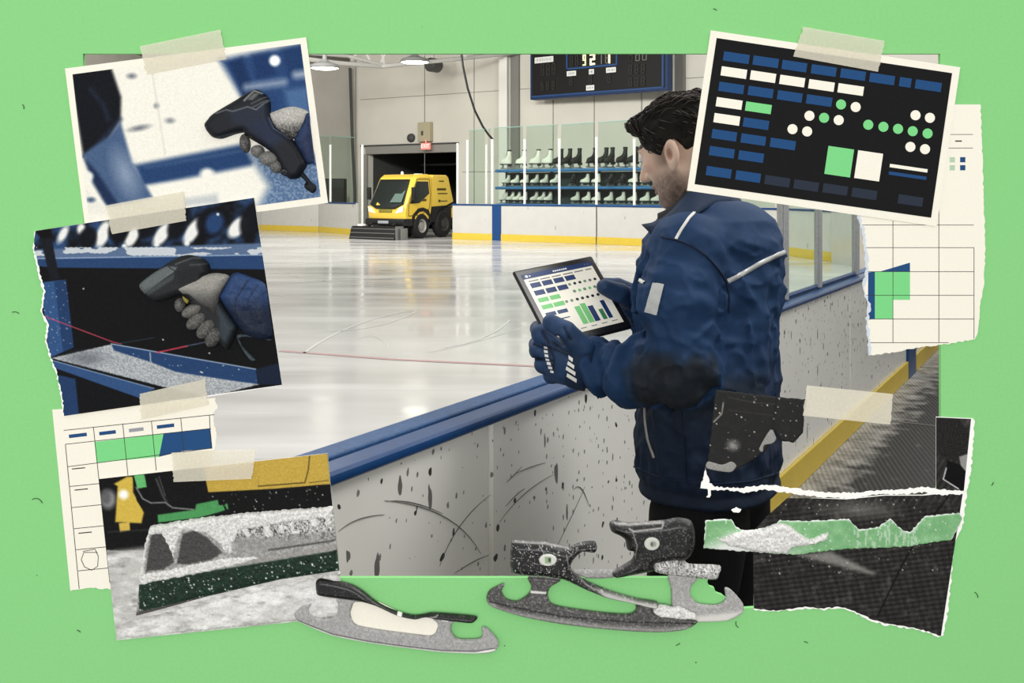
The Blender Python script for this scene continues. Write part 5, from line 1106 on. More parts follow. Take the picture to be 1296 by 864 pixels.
# ================================================================== the man with the tablet
def nets(f,lo,hi,h):
    lo=np.array(lo,float); n=np.ceil((np.array(hi)-lo)/h).astype(int)+1
    ax=[lo[i]+h*np.arange(n[i]) for i in range(3)]
    G=np.stack(np.meshgrid(*ax,indexing='ij'),-1).reshape(-1,3)
    D=np.concatenate([f(G[i:i+400000]) for i in range(0,len(G),400000)]).reshape(n)
    cn=n-1; acc=np.zeros((*cn,3)); cnt=np.zeros(cn); E=[]
    for a in range(3):
        s0=[slice(None)]*3; s1=[slice(None)]*3; s0[a]=slice(0,-1); s1[a]=slice(1,None)
        A,Bb=D[tuple(s0)],D[tuple(s1)]; cr=(A<0)!=(Bb<0); t=np.where(cr,A/np.where(cr,A-Bb,1),0)
        I=np.stack(np.indices(A.shape),-1).astype(float); I[...,a]+=t; E.append((cr,A<0))
        o=[i for i in range(3) if i!=a]
        for d1 in (0,1):
            for d2 in (0,1):
                sl=[slice(None)]*3; sl[o[0]]=slice(d1,d1+cn[o[0]]); sl[o[1]]=slice(d2,d2+cn[o[1]]); sl=tuple(sl)
                m=cr[sl]; acc+=np.where(m[...,None],I[sl],0); cnt+=m
    act=cnt>0; idx=-np.ones(cn,int); idx[act]=np.arange(act.sum())
    V=lo+h*(acc[act]/cnt[act][:,None]); Q=[]
    for a in range(3):
        cr,neg=E[a]; o=[i for i in range(3) if i!=a]; w=np.argwhere(cr)
        ok=(w[:,o[0]]>0)&(w[:,o[0]]<n[o[0]]-1)&(w[:,o[1]]>0)&(w[:,o[1]]<n[o[1]]-1); w=w[ok]; ng=neg[tuple(w.T)]
        c=[]
        for d1,d2 in ((1,1),(0,1),(0,0),(1,0)):
            k=w.copy(); k[:,o[0]]-=d1; k[:,o[1]]-=d2; c.append(idx[tuple(k.T)])
        q=np.stack(c,1); flip=ng if a!=1 else ~ng
        q=np.where(flip[:,None],q,q[:,::-1]); Q.append(q)
    return V,np.concatenate(Q)
def vv(p): return np.array(tuple(p),float)
def rc(Pt,a,b,ra,rb):
    a,b=vv(a),vv(b); e=b-a; t=np.clip(((Pt-a)@e)/max(e@e,1e-12),0,1); return np.linalg.norm(Pt-a-t[:,None]*e,axis=1)-(ra+(rb-ra)*t)
def el(Pt,c,r):
    q=Pt-vv(c); r=vv(r); k0=np.linalg.norm(q/r,axis=1); k1=np.linalg.norm(q/(r*r),axis=1); return k0*(k0-1)/np.maximum(k1,1e-9)
def smin(a,b,k): h=np.clip(.5+.5*(b-a)/k,0,1); return b+(a-b)*h-k*h*(1-h)
def smax(a,b,k): return -smin(-a,-b,k)
def chain(Pt,pts,k=.01):
    d=None
    for (p,r),(q,s) in zip(pts[:-1],pts[1:]):
        e=rc(Pt,p,q,r,s); d=e if d is None else smin(d,e,k)
    return d
def solid(name,f,lo,hi,h,m,parent,col=None):
    V,Q=nets(f,lo,hi,h); c=col(V) if col is not None else None
    return mk(name,V,Q,m,parent=parent,colors=c,smooth=True)
AF=math.radians(30)
FD=np.array((-math.cos(AF),math.sin(AF),0)); LD=np.array((-math.sin(AF),-math.cos(AF),0)); OB=np.array((.478,2.40,0))
def body_local(Pt): q=Pt-OB; return q@FD,q@LD,Pt[:,2]
man=thing('person','man in a navy work jacket and black trousers looking down at a tablet','person',(OB[0],OB[1],0))
Mcloth=mat('jacket_cloth',rough=.72,spec=.22,attr=True,grain=.05,gs=260,bump=.25,bs=45)
# ---- head, neck and chest (one surface)
AH=math.radians(37); PIT=math.radians(22)
HF0=np.array((-math.cos(AH),math.sin(AH),0)); HL=np.array((-math.sin(AH),-math.cos(AH),0))
HFv=HF0*math.cos(PIT)+np.array((0,0,-math.sin(PIT))); HU=np.cross(HFv,HL)*1.0
if HU[2]<0: HU=-HU
HC=vv(P(861,181,2.42)); HS=1.07
def hl(Pt): q=(Pt-HC)/HS; return np.stack([q@HFv,q@HL,q@HU],1)
def hw(f,l,u): return HC+HS*(f*HFv+l*HL+u*HU)
NECK0=vv(P(893,285,2.44))
def head_f(Pt):
    q=hl(Pt); s=np.array((1,-1,1)); qa=q*np.array((1,1,1)); ab=q.copy(); ab[:,1]=np.abs(ab[:,1])
    d=el(q,(-.012,0,.006),(.098,.074,.080))
    d=smin(d,el(q,(.035,0,-.035),(.060,.060,.085)),.03)
    d=smin(d,rc(ab,(.0,.052,-.070),(.062,.018,-.112),.021,.020),.03)
    d=smin(d,el(q,(.070,0,-.112),(.024,.026,.018)),.02)
    d=smin(d,el(ab,(.072,.028,.014),(.018,.024,.010)),.015)
    d=smax(d,-(np.linalg.norm(ab-np.array((.098,.032,-.002)),axis=1)-.013),.012)
    d=smin(d,rc(q,(.090,0,.004),(.116,0,-.038),.008,.011),.012)
    d=smin(d,rc(ab,(.104,.0,-.042),(.098,.012,-.042),.009,.007),.008)
    d=smin(d,el(ab,(.058,.045,-.028),(.02,.016,.014)),.02)
    d=smin(d,el(q,(.090,0,-.070),(.012,.024,.007)),.008); d=smin(d,el(q,(.087,0,-.084),(.012,.021,.007)),.008)
    d=smax(d,-el(q,(.1,0,-.077),(.012,.024,.0022)),.003)
    # ears
    e=(ab-np.array((-.008,.079,-.036)))*1.08; er=np.stack([e[:,0]*.95+e[:,2]*.25,e[:,1]-.25*(-e[:,0]),e[:,2]*.95-e[:,0]*.25],1)
    ear=el(er,(0,0,.004),(.021,.012,.034)); ear=smin(ear,el(er,(.004,-.002,-.03),(.010,.008,.012)),.01); ear=smax(ear,-el(er,(.002,.013,.006),(.0125,.0125,.022)),.003)
    d=smin(d,ear,.008)
    d=smin(d,rc(Pt,hw(-.035,0,-.035),NECK0,.060,.066),.03)
    d=smin(d,el(Pt-NECK0-np.array((0,.0,-.1)),(0,0,0),(.13,.13,.12)),.05)
    return d
def head_c(V):
    q=hl(V); n=fbm(V*140,3,3); c=np.tile(np.array((216,186,168.)),(len(V),1))
    def mx(a,rgb):
        nonlocal c
        a=np.clip(a,0,1)[:,None]; c=c*(1-a)+np.array(rgb,float)*a
    mx(.35*np.clip(1-np.linalg.norm((q-np.array((.06,.05,-.03)))/.03,axis=1),0,1),(190,130,112))
    beard=np.clip((-.048-q[:,2])/.03,0,1)*np.clip((q[:,0]+.012)/.03,0,1)*np.clip((-.062-q[:,2]+ .30*np.clip(.065-q[:,0],0,1)+.02)/.02,0,1)
    mx(beard*(.42+.6*(n-.3)),(70,60,54)); mx(np.clip((q[:,2]+.135)/-.02,0,1)*.2,(120,96,84))
    mx(np.clip(1-np.abs(q[:,0]+.0-.02)/.03,0,1)*np.clip((q[:,2]+.06)/.02,0,1)*np.clip((.0-q[:,2])/.02,0,1)*(np.abs(q[:,1])>.055)*.5*(q[:,0]>.006),(60,48,42))
    ab_=np.stack([q[:,0],np.abs(q[:,1]),q[:,2]],1); mx(np.clip(1.15-np.linalg.norm((ab_-np.array((-.004,.082,-.030)))/np.array((.010,.012,.018)),axis=1),0,1)*.9,(140,98,84)); mx((np.abs(q[:,1])>.082)*.5,(236,206,190)); mx(np.clip(1-np.abs(q[:,0]+.020)/.008,0,1)*(np.abs(q[:,1])>.068)*np.clip((.0-q[:,2])/.01,0,1)*.3,(226,190,172))  # ear shading painted into the colour: dark hollow, lighter rim
    mx((np.abs(q[:,2]-.020)<.006)*(np.abs(np.abs(q[:,1])-.034)<.022)*(q[:,0]>.06)*.85,(44,36,32))
    mx(np.clip(1-np.linalg.norm((q-np.array((.094,0,-.077)))/np.array((.02,.024,.012)),axis=1),0,1)*.7,(150,96,88))
    return c
skin=mat('skin',rough=.55,spec=.3,attr=True,grain=.04,gs=600)
skin.node_tree.nodes['Principled BSDF'].inputs['Subsurface Weight'].default_value=.08
skin.node_tree.nodes['Principled BSDF'].inputs['Subsurface Radius'].default_value=(.01,.004,.002)
body=solid('body',head_f,HC-np.array((.17,.17,.30)),HC+np.array((.22,.2,.16)),.0032,skin,man,head_c)
for s in (-1,1):
    mb=MB(); c=hw(.083,s*.032,-.002); mb.lathe(c,HFv,[(.0001,-.012),(.007,-.0098),(.0115,-.004),(.012,0),(.0115,.004),(.007,.0098),(.0001,.012)],14); mb.build('eye',mat('eye_white',(214,208,202),rough=.2),body,smooth=True)
# ---- hair
HP=[(.112,.068),(.090,.052),(.072,.042),(.058,.004),(.044,-.016),(.030,-.060),(.016,-.060),(.016,-.022),(.006,-.006),(-.022,-.002),(-.034,-.024),(-.044,-.062),(-.085,-.082),(-.16,-.06),(-.18,.2),(.05,.22),(.16,.17)]
def hair_f(Pt):
    q=hl(Pt); th=.004+.011*np.clip((q[:,2]-.005)/.06,0,1)
    st=fbm(np.stack([q[:,0]*26+q[:,2]*14,q[:,1]*70,q[:,2]*30],1),11,3)-.5
    d=el(q,(-.012,0,.007),(.100,.0755,.082))-th-.022*st*np.clip((q[:,2]-.005)/.07,0.08,1)
    tuft=smin(el(q,(.062,.022,.071),(.036,.035,.016)),el(q,(.078,.0,.068),(.026,.045,.015)),.02)-.020*st
    d=smin(d,tuft,.02)
    g,_=sdp(q[:,[0,2]],HP); g=g-.006*st*2
    return smax(d,g,.006)
hair=solid('hair',hair_f,HC-np.array((.17,.17,.12)),HC+np.array((.17,.17,.2)),.0032,mat('hair_brown',rough=.65,spec=.2,attr=True),man,lambda V:np.array((16,14,12.))+(fbm(np.stack([hl(V)[:,0]*40,hl(V)[:,1]*160,hl(V)[:,2]*60],1),5,3)[:,None]-.35)*np.array((46,39,34)))
g=random.Random(5); mb=MB(); hb=BVHTree.FromPolygons([tuple(v.co+Vector(ORG[hair.name])) for v in hair.data.vertices],[tuple(p.vertices) for p in hair.data.polygons])
for i in range(620):
    f0=g.uniform(-.10,.10); l0=g.uniform(-.085,.085); u0=g.uniform(-.02,.14)
    dirv=Vector(hw(f0,l0,u0)-HC).normalized(); hit=hb.ray_cast(Vector(HC)+dirv*.4,-dirv)
    if hit[0] is None: continue
    q=hl(np.array([tuple(hit[0])]))[0]
    if sdp(np.array([[q[0],q[2]]]),HP)[0][0]>-.004: continue
    L=g.uniform(.02,.05)*(1.2 if q[2]>.045 else .5); back=np.array((-1.0,g.uniform(-.35,.35),.25 if q[2]>.055 else -.9)); 
    if q[0]>.05 and q[2]>.035: back=np.array((.25+g.uniform(-.5,.3),g.uniform(-.4,.6),.6))
    w_=vv(HFv)*back[0]+vv(HL)*back[1]+vv(HU)*back[2]; w_=Vector(w_).normalized(); n_=hit[1]; w_=(w_-n_*w_.dot(n_)).normalized()
    pts=[]
    for k in range(5):
        t=k/4; lift=.006*math.sin(math.pi*t)+(.004 if q[2]>.055 else .0005); p=hit[0]+w_*L*t; nh=hb.find_nearest(p); pts.append(nh[0]+nh[1]*lift)
    mb.tube(pts,[.0012,.0016,.0016,.0012,.0004],4,g.randint(0,1))
mb.build('hair_strand',[mat('strand_dark',(26,22,20),rough=.6,spec=.2),mat('strand_light',(58,50,44),rough=.55,spec=.3)],hair,smooth=True,fix=False)
hair.children[0]['kind']='stuff'

# ---- jacket
SL_=P(870,318,2.215); EL=P(859,462,2.19); WL=P(742,456,2.33)
SR=Vector(OB-LD*.165)+Vector((0,0,1.355)); ER=P(872,452,2.66); WR=P(806,388,2.53)
TZ=np.array([.66,.735,.78,.95,1.15,1.30,1.38,1.43,1.465,1.495,1.52])
TF=np.array([.145,.156,.160,.158,.165,.168,.158,.130,.095,.072,.062])
TL_=np.array([.188,.200,.202,.198,.20,.212,.204,.180,.135,.090,.070])
TO=np.array([.0,.0,.0,.005,.01,.0,-.01,-.015,-.01,.0,.01])
def wr(Pt):   # cloth folds
    f,l,z=body_local(Pt)
    n1=fbm(np.stack([f*7+z*3,l*7,z*4-l*3],1),21,3)-.5
    n2=fbm(np.stack([f*5+l*9-z*9,l*5+z*5,z*15],1),27,3)-.5
    n3=fbm(np.stack([f*9-l*8+z*6,l*6+z*2,z*8-f*10],1),41,2)-.5; rid=(.5-np.abs(n3)*2)
    th=np.arctan2(l,f); n4=fbm(np.stack([th*3.2+z*1.5,z*2.2,z*0+.5],1),51,2); r4=(1-np.abs(2*n4-1))**5
    n5=fbm(np.stack([f*16+z*13,l*9-z*7,z*16-f*12],1),61,2); r5=(1-np.abs(2*n5-1))**4
    return n1*.020+np.abs(n2)*.022+np.clip(rid,0,.5)**2*.03+r4*.009*np.clip((1.36-z)/.1,0,1)+r5*.008-.012
def torso(Pt):
    f,l,z=body_local(Pt); rf=np.interp(z,TZ,TF); rl=np.interp(z,TZ,TL_); fo=np.interp(z,TZ,TO)
    p=2.35; k=((np.abs(f-fo)/rf)**p+(np.abs(l)/rl)**p)**(1/p); d=(k-1)*np.minimum(rf,rl)*.9
    return smax(smax(d,z-1.475,.03),.782-z,.02)
def arm_l(Pt):
    return chain(Pt,[(SL_,.088),(P(855,375,2.185),.083),(EL,.078),(P(805,474,2.235),.066),(WL,.056)],.03)
def arm_r(Pt): return chain(Pt,[(SR,.088),((SR+ER)/2,.082),(ER,.074),(WR,.052)],.03)
def bands(Pt):   # folds that ring the forearm and the elbow
    t=np.clip(((Pt-vv(EL))@vv(WL-EL))/((WL-EL).length**2),-.3,1.2); a=Pt[:,2]*30+Pt[:,1]*12
    n=fbm(np.stack([t*5.5+.12*a*.1,Pt[:,2]*7,Pt[:,1]*7],1),33,2)
    s=np.sin(t*19+2.2*(n-.5)*4+Pt[:,2]*16)
    return .0105*s*np.clip(t*3,0,1)*np.clip((1.02-t)*6,0,1)
def jacket_f(Pt):
    t=torso(Pt); w=wr(Pt); a=arm_l(Pt)-bands(Pt); r=arm_r(Pt)
    d=smin(t,r,.05); d=smin(d,a,.028)
    f,l,z=body_local(Pt)
    hem=np.clip(1-np.abs(z-.815)/.022,0,1)*.007
    gath=np.sin(np.arctan2(l,f)*34)*.0025*np.clip(1-np.abs(z-.865)/.06,0,1)
    d=d-w*np.clip((1.46-z)/.12,0,1)*np.clip((z-.80)/.06,0,1)*np.where(a<.05,1,.6+.4*np.clip((z-1.0)/.15,0,1))+hem*(a>.05)-gath*(a>.05)
    # open at the wrists and at the neck
    return d
NAVY=np.array((26,53,88.)); NAVD=np.array((15,25,42.)); BLKC=np.array((28,30,34.))
ELP=vv(P(850,492,2.12))
def px_of(V): return np.stack([CX+V[:,0]/V[:,1]*F, HZ-(V[:,2]-CZ)/V[:,1]*F],1)
def jacket_c(V):
    f,l,z=body_local(V); c=np.tile(NAVY,(len(V),1))
    def mx(a,rgb):
        nonlocal c
        a=np.clip(a,0,1)[:,None]; c=c*(1-a)+np.array(rgb,float)*a
    al=arm_l(V)<.022
    # shade painted in down the lower back and side; dark hem band
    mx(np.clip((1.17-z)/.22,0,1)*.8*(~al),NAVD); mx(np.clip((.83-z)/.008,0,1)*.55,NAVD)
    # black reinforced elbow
    q=V-ELP; e=np.linalg.norm(q/np.array((.115,.16,.085)),axis=1)
    mx(np.clip((1.06-e+(fbm(V*14,9,3)-.5)*.7)/.35,0,1)*(al)*.9,BLKC)
    # side panel under the arm
    mx(np.clip((1.10-z)/.03,0,1)*np.clip((z-.95)/.06,0,1)*(~al)*.5*np.clip((l-.05)/.05,0,1),BLKC)
    mx((fbm(V*60,4,2)-.5)*.5,(58,88,126)); return c
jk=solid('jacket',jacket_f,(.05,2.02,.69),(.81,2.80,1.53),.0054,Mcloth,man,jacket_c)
def remesh_tree(o): return BVHTree.FromPolygons([tuple(v.co+Vector(ORG[o.name])) for v in o.data.vertices],[tuple(p.vertices) for p in o.data.polygons])
jt=remesh_tree(jk)
def snap(px,py,lift=.0015,tree=None):
    d=P(px,py,1.0)-Vector((0,0,CZ)); h=(tree or jt).ray_cast(Vector((0,0,CZ)),d.normalized(),6)
    return (h[0]+h[1]*lift, h[1]) if h[0] is not None else (None,None)
def on_cloth(name,pts,w,m,par,n=24,lift=.002,tree=None,flatk=.35):
    """a ribbon sewn on the cloth along picture points"""
    P2=np.asarray(pts,float); L=np.r_[0,np.cumsum(np.linalg.norm(np.diff(P2,axis=0),axis=1))]; out=[]
    for t in np.linspace(0,L[-1],n):
        x,y=np.interp(t,L,P2[:,0]),np.interp(t,L,P2[:,1]); p,nn_=snap(x,y,lift,tree)
        if p is not None: out.append((p,nn_))
    V=[];Fc=[]
    for i,(p,nn_) in enumerate(out):
        t=(out[min(i+1,len(out)-1)][0]-out[max(i-1,0)][0]).normalized(); s=t.cross(nn_).normalized()*w/2
        V+=[p+s-nn_*.002,p+s*.9+nn_*.0012,p-s*.9+nn_*.0012,p-s-nn_*.002]
    for i in range(len(out)-1):
        for j in range(3): Fc.append((4*i+j,4*i+j+1,4*i+5+j,4*i+4+j))
    return mk(name,V,Fc,m,parent=par,smooth=True) if len(out)>1 else None
def patch(name,quad,m,par,n=10,lift=.003,tree=None):
    a,b,c,d=[np.array(q,float) for q in quad]; V=[];ok=True
    for i in range(n+1):
        for j in range(n+1):
            u,v=j/n,i/n; q=(a*(1-u)+b*u)*(1-v)+(d*(1-u)+c*u)*v; p,_=snap(q[0],q[1],lift,tree); 
            if p is None:
                dr=(P(q[0],q[1],1.0)-Vector((0,0,CZ))).normalized(); tr_=tree or jt; p0=Vector((0,0,CZ))+dr*2.3; p=tr_.find_nearest(p0)[0]
            V.append(p)
    Fc=[(i*(n+1)+j,i*(n+1)+j+1,(i+1)*(n+1)+j+1,(i+1)*(n+1)+j) for i in range(n) for j in range(n)]
    return mk(name,V,Fc,m,parent=par,smooth=True)
M_REFL=mat('reflective_silver',(188,190,190),rough=.35,spec=.5,metal=.2,grain=.1,gs=500)
M_PIPE=mat('white_piping',(222,222,216),rough=.5)
M_SEAMJ=mat('jacket_seam',(15,28,54),rough=.8)
on_cloth('reflective_piping',[(921,356),(940,346),(962,333),(985,322),(993,319)],.011,M_REFL,jk)
on_cloth('shoulder_piping',[(884,264),(872,276),(862,291),(855,303)],.006,M_PIPE,jk)
on_cloth('chest_piping',[(809,354),(813,357),(816,358)],.008,M_PIPE,jk)
on_cloth('armhole_seam',[(838,300),(856,304),(876,311),(894,324),(908,340),(919,356),(923,374),(922,395)],.0045,M_SEAMJ,jk)
on_cloth('pocket_zip',[(816,514),(817,535),(820,556),(828,579)],.006,mat('zip_grey',(150,148,142),rough=.4,metal=.3),jk)
on_cloth('hem_seam',[(803,590),(830,602),(867,610),(910,612),(950,609),(985,598)],.004,M_SEAMJ,jk)
on_cloth('side_seam',[(862,520),(866,560),(868,612)],.003,M_SEAMJ,jk)
patch('sleeve_patch',[(827,357),(841,360),(832,398),(817,394)],M_REFL,jk,lift=.004)
# collar: a standing flap, front tip to the left
def lofted(name,top,bot,th,m,par,n=16):
    def rs(pl): 
        A=np.asarray([tuple(P(*p)) for p in pl]); L=np.r_[0,np.cumsum(np.linalg.norm(np.diff(A,axis=0),axis=1))]; t=np.linspace(0,L[-1],n); return np.stack([np.interp(t,L,A[:,i]) for i in range(3)],1)
    a,b=rs(top),rs(bot); K=6; V=[]; 
    for i in range(n):
        for k in range(K): 
            t=k/(K-1); V.append(a[i]*(1-t)+b[i]*t+np.array((0,-.006*math.sin(math.pi*t),0)))
    Fc=[(i*K+k,(i+1)*K+k,(i+1)*K+k+1,i*K+k+1) for i in range(n-1) for k in range(K-1)]
    o=mk(name,np.array(V),Fc,m,parent=par,smooth=True); md=o.modifiers.new('thick','SOLIDIFY'); md.thickness=th; md.offset=0; return o
M_COL=mat('collar_navy',(24,42,66),rough=.7,spec=.2,grain=.06,gs=260,bump=.2,bs=60)
lofted('collar',[(812.5,285,2.30),(822,284,2.285),(836,279,2.27),(850,268,2.265),(862,254,2.275),(874,241,2.30),(892,232,2.36),(915,236,2.44),(930,246,2.52)],[(836,308,2.235),(840,303,2.215),(850,295,2.205),(862,285,2.20),(875,275,2.20),(890,266,2.24),(905,258,2.30),(925,256,2.37),(942,262,2.46)],.007,M_COL,jk)
lofted('collar_lining',[(833,271,2.335),(842,267,2.32),(852,260,2.315),(862,250,2.32),(868,241,2.335)],[(832,284,2.315),(842,281,2.30),(853,273,2.29),(863,263,2.29),(872,248,2.31)],.006,mat('collar_black',(24,24,26),rough=.8),jk)
# cuffs
mb=MB(); ax=(WL-EL).normalized()
mb.lathe(P(748,458,2.322),ax,[(.050,-.012),(.060,-.010),(.062,0),(.060,.010),(.050,.012)],24); mb.build('cuff',M_COL,jk,smooth=True)

# ---- trousers and boots
HIPL=Vector(OB+LD*.085)+Vector((0,0,.74)); HIPR=Vector(OB-LD*.085)+Vector((0,0,.74))
KL=Vector(OB+LD*.095+FD*.02)+Vector((0,0,.46)); KR=Vector(OB-LD*.105+FD*.0)+Vector((0,0,.46)); AL=Vector(OB+LD*.10)+Vector((0,0,.09)); AR=Vector(OB-LD*.11)+Vector((0,0,.09))
def trou(Pt):
    d=smin(chain(Pt,[(HIPL,.118),(KL,.096),(AL,.082)],.03),chain(Pt,[(HIPR,.118),(KR,.096),(AR,.082)],.03),.03)
    return smax(d-(fbm(Pt*9,3,3)-.5)*.018,.06-Pt[:,2],.01)
solid('trousers',trou,(.12,2.08,.05),(.82,2.72,.88),.009,mat('trouser_black',(17,17,19),rough=.8,spec=.15,bump=.2,gs=60),man)
for A in (AL,AR):
    f_=lambda Pt,A=A:smin(rc(Pt,A+Vector((0,0,.05)),A+Vector((0,0,-.03)),.06,.06),el(np.stack([(Pt-vv(A))@FD,(Pt-vv(A))@LD,Pt[:,2]],1),(.07,0,.045),(.15,.055,.05)),.04)
    solid('boot',lambda Pt,f_=f_:smax(f_(Pt),.022-Pt[:,2],.004),vv(A)+np.array((-.26,-.2,-.10)),vv(A)+np.array((.2,.26,.12)),.007,mat('boot_leather',(22,21,20),rough=.5),man)
    mb=MB(); c=Vector(vv(A)+FD*.06); T=Matrix(((FD[0],LD[0],0,c.x),(FD[1],LD[1],0,c.y),(0,0,1,0),(0,0,0,1))); mb.rbox((-.13,-.058,.001),(.16,.058,.03),.02,0,T); mb.build('boot_sole',mat('sole_rubber',(30,30,30),rough=.9),man)

# ---- gloves
Mgl=mat('glove_navy',rough=.6,spec=.3,attr=True,grain=.05,gs=300,bump=.2,bs=80)
QL=[[(700,432),(712,442),(722,447)],[(677,436),(700,441),(722,450)],[(700,470),(701,455),(697,440)],[(678,453),(700,457)],[(706,425),(714,436)],[(714,415),(722,430)],[(688,420),(694,434)]]
def groove(Pt):
    q=px_of(Pt); return np.minimum.reduce([sdl(q,l) for l in QL])
def quilt(V,k=1):
    c=np.array((34,58,92.))+(fbm(V*50,6,2)[:,None]-.5)*np.array((16,22,32)); g=np.exp(-(groove(V)/1.3)**2)*(V[:,1]<2.36); return c*(1-.55*g[:,None])  # groove shade is also painted into the glove colour
def fing(Pt,L): 
    d=None
    for ch in L:
        e=chain(Pt,ch,.004); d=e if d is None else smin(d,e,.0035)
    return d
GLF=[[(P(708,438,2.315),.022),(P(684,422,2.325),.0215),(P(681,416,2.38),.019),(P(694,410,2.43),.016)],
     [(P(706,450,2.315),.023),(P(682,443,2.325),.0225),(P(680,436,2.39),.02),(P(694,428,2.44),.017)],
     [(P(708,463,2.315),.022),(P(688,461,2.325),.0215),(P(687,455,2.39),.019),(P(700,446,2.44),.016)],
     [(P(715,474,2.315),.020),(P(698,475,2.33),.019),(P(696,470,2.39),.0175),(P(706,462,2.43),.015)],
     [(P(738,440,2.28),.026),(P(716,419,2.268),.0235),(P(697,408,2.285),.0195)]]
def glove_l(Pt):
    palm=smin(chain(Pt,[(P(736,455,2.32),.050),(P(718,453,2.315),.046),(P(705,452,2.315),.036)],.02),rc(Pt,P(728,475,2.32),P(712,468,2.31),.03,.026),.02)
    d=smin(palm,fing(Pt,GLF),.010)
    g1=np.minimum(np.abs(rc(Pt,P(705,445,2.2),P(705,445,2.6),0,0)),.1)
    gr=groove(Pt)
    return d+.0055*np.exp(-(gr/2.2)**2)*(Pt[:,1]<2.33)
gl_=solid('glove',glove_l,vv(P(700,450,2.36))-np.array((.10,.17,.12)),vv(P(700,450,2.36))+np.array((.12,.14,.13)),.0034,Mgl,man,quilt)
gt_=remesh_tree(gl_)
# gauntlet
mb=MB(); gax=(P(716,452,2.33)-P(740,458,2.325)).normalized()
mb.lathe(P(733,457,2.322),gax,[(.050,-.030),(.064,-.028),(.0665,-.01),(.064,.012),(.058,.026),(.046,.028)],28); ga=mb.build('gauntlet',M_COL,gl_,smooth=True); gat=remesh_tree(ga)
M_WP=mat('white_print',(232,232,228),rough=.5)
for k in range(4):
    y=446+k*8.5; pq=[(718-2.6+k*1.0,y),(725.5+k*1.6,y+7.5),(725+k*1.6,y+12.0),(717-2.6+k*1.0,y+4.5)]
    patch('white_stripe',pq,M_WP,ga,4,.002,gat)
for k in range(7):
    t=k/6; x=690+6*t*t+2.0*t; y=438+30*t; patch('glove_logo',[(x-1.8,y),(x+2.8,y+.8),(x+3.2,y+4.0),(x-1.4,y+3.2)],M_WP,gl_,3,.0012,gt_)
GRF=[[(P(806,384,2.50),.030),(P(784,371,2.455),.0255),(P(765,363,2.435),.0195)],
     [(P(806,372,2.56),.022),(P(782,362,2.57),.021),(P(762,360,2.55),.018)],[(P(808,384,2.565),.023),(P(782,376,2.58),.022),(P(764,374,2.56),.018)],
     [(P(810,396,2.565),.022),(P(784,390,2.58),.021),(P(766,388,2.56),.018)],[(P(812,406,2.56),.02),(P(790,403,2.57),.019),(P(774,402,2.55),.016)]]
def glove_r(Pt): return smin(chain(Pt,[(P(822,392,2.54),.05),(P(806,388,2.53),.042)],.02),fing(Pt,GRF),.012)
solid('glove',glove_r,vv(P(795,385,2.51))-np.array((.11,.13,.12)),vv(P(795,385,2.51))+np.array((.14,.14,.11)),.0036,Mgl,man,quilt)

# ---- tablet held in both hands
tl=P(649,343,2.40); tu=P(749,323,2.52)-tl; tv=P(698,440,2.29)-tl
TWd=tu.length; tu.normalize(); tv=(tv-tu*tv.dot(tu)); THt=tv.length; tv.normalize(); tn=tu.cross(tv); 
if tn.y>0: tn=-tn
tab=thing('tablet','black tablet with green and navy charts, held in the man\'s gloved hands','tablet',tl+tu*TWd/2+tv*THt/2)
def TT(u,v,w): return tl+tu*u+tv*v+tn*w
TM=Matrix(((tu.x,tv.x,tn.x,tl.x),(tu.y,tv.y,tn.y,tl.y),(tu.z,tv.z,tn.z,tl.z),(0,0,0,1)))
mb=MB(); mb.rbox((0,0,-.010),(TWd,THt,0),.0045,0,TM,3); mb.build('case',mat('tablet_black',(20,20,22),rough=.3,spec=.5),tab)
bz=.016; SX,SY=TWd-2*bz,THt-2*bz-.004
mb=MB()
def sq(x0,y0,x1,y1,mi,w=.0009,r=None):
    c=[(bz+SX*x,bz+SY*y) for x,y in ((x0,y0),(x1,y0),(x1,y1),(x0,y1))]; mb.prism([c],lambda u,v,w_:TT(u,v,w_),.0002,w,mi)
def dt(x,y,r,mi,rx=1):
    mb.prism([[(bz+SX*x+r*SX*math.cos(t)*rx,bz+SY*y+r*SY*math.sin(t)) for t in np.linspace(0,2*math.pi,14,endpoint=False)]],lambda u,v,w_:TT(u,v,w_),.0002,.0012,mi)
sq(0,0,1,1,0,.0006); sq(0,0,1,.075,1)
for k in range(7): sq(.43+.03*k,.028,.452+.03*k,.05,4,.0012)
dt(.055,.038,.02,4); sq(.09,.03,.11,.048,4,.0012); sq(.9,.03,.915,.045,5,.0012); sq(.94,.03,.955,.045,5,.0012)
for k,w_ in enumerate((.14,.14,.13,.14,.13,.09)): sq(.05+.165*k,.11,.05+.165*k+w_,.125,5)
for k in range(4): sq(.05+.165*k,.15,.19+.165*k,.225,1)
for k in range(3): sq(.05+.165*k,.27,.19+.165*k,.345,1)
for k in range(2): sq(.05+.165*k,.39,.19+.165*k,.455,2); sq(.05+.165*k,.50,.20+.165*k,.565,2)
for k in range(2): sq(.05+.165*k,.62,.19+.165*k,.675,1)
sq(.05,.74,.19,.755,1); sq(.215,.74,.34,.755,1)
for k in range(6): dt(.56+.075*k,.285-.0*k,.02,(3,6,6,3,5,6)[k],1); dt(.575+.075*k,.40,.022,(3,2,3,2,3,3)[k]); dt(.40+.075*k if k<2 else .555+.075*(k-2),.525,.021,(3,3,6,6,6,6)[k])
dt(.86,.525,.021,6)
for x,w_,y,mi in [(.46,.075,.625,2),(.55,.075,.60,2),(.635,.075,.66,1),(.755,.06,.74,7),(.835,.06,.62,1)]: sq(x,y,x+w_,.90,mi)
for k in range(4): sq(.40+.15*k,.945,.48+.15*k,.955,5)
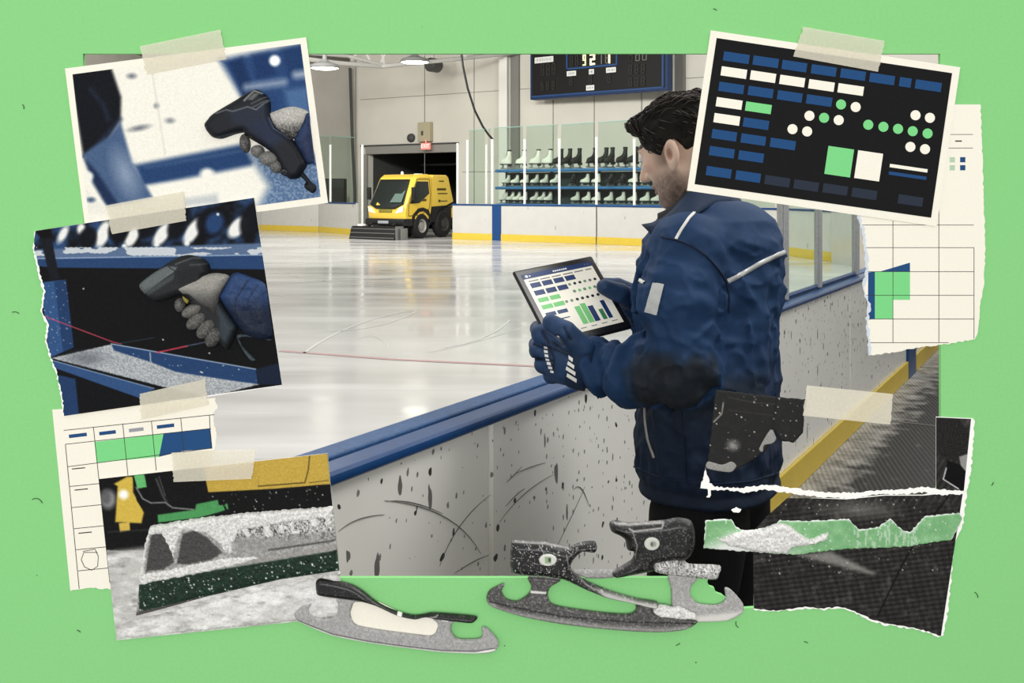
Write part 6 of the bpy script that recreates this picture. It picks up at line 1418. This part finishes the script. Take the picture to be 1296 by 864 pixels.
mb.build('screen',[mat('screen_cream',(240,236,222),rough=.35,emit=.12),mat('screen_navy',(31,58,110),rough=.35),mat('screen_green',(120,205,125),rough=.35),mat('screen_sage',(120,150,125),rough=.35),mat('screen_white',(240,240,236),rough=.35),mat('screen_grey',(110,112,116),rough=.35),mat('screen_ink',(26,30,44),rough=.35),mat('screen_deep_green',(62,136,92),rough=.35)],tab)
mb=MB(); mb.lathe(TT(TWd/2,THt-.009,.0),tn,[(.0028,0),(.0028,.0006),(0,.0006)],12); mb.build('camera_dot',mat('cam_dot',(70,70,72),rough=.3),tab)
# ================================================================== camera and light
cam=bpy.data.cameras.new('camera'); co=bpy.data.objects.new('camera',cam); COL.objects.link(co)
co.location=(0,0,CZ); co.rotation_euler=(math.pi/2,0,0); cam.sensor_width=36; cam.lens=35; cam.shift_y=-(432-HZ)/1296; cam.clip_start=.02; cam.clip_end=200; SC.camera=co
w=bpy.data.worlds.new('world'); SC.world=w; w.use_nodes=True; w.node_tree.nodes['Background'].inputs[0].default_value=(1,.995,.98,1); w.node_tree.nodes['Background'].inputs[1].default_value=.81
def area(name,loc,target,size,power,c=(1,1,1),size_y=None):
    l=bpy.data.lights.new(name,'AREA'); l.energy=power; l.size=size; l.color=c
    if size_y: l.shape='RECTANGLE'; l.size_y=size_y
    o=bpy.data.objects.new(name,l); COL.objects.link(o); o.location=loc; o.rotation_euler=(Vector(target)-Vector(loc)).to_track_quat('-Z','Y').to_euler(); return o
area('front_fill',(.05,-3.3,2.0),(0,BY,1.25),1.3,102)  # unseen fill added on the camera side to light the partition evenly
WC=(1,.985,.95)
for k,(x,y,p) in enumerate([(-2.5,6.5,260),(4.5,8,140),(-6,15,170),(5,15,80),(-6,23,190),(4,22,40)]): area('hall_fill',(x,y,HT-.25),(x,y,0),4,p,WC,2)  # overhead fills added out of view to brighten the ice and hall
area('wall_fill',(-4,20,6.9),(-2,39,4.2),4,1250,WC,1.5); area('wall_fill',(6,14,6.9),(7,31,4.2),4,720,WC,1.5)  # fills added with no fixture of their own, lifting the far wall
area('wall_fill',(-9,26,6.6),(-7.5,42,3),3,600,WC,1.5)
area('near_board_fill',(2.6,1.9,4.6),(.7,3.6,.6),1.6,104,WC)  # fill added on this side to brighten the near boards
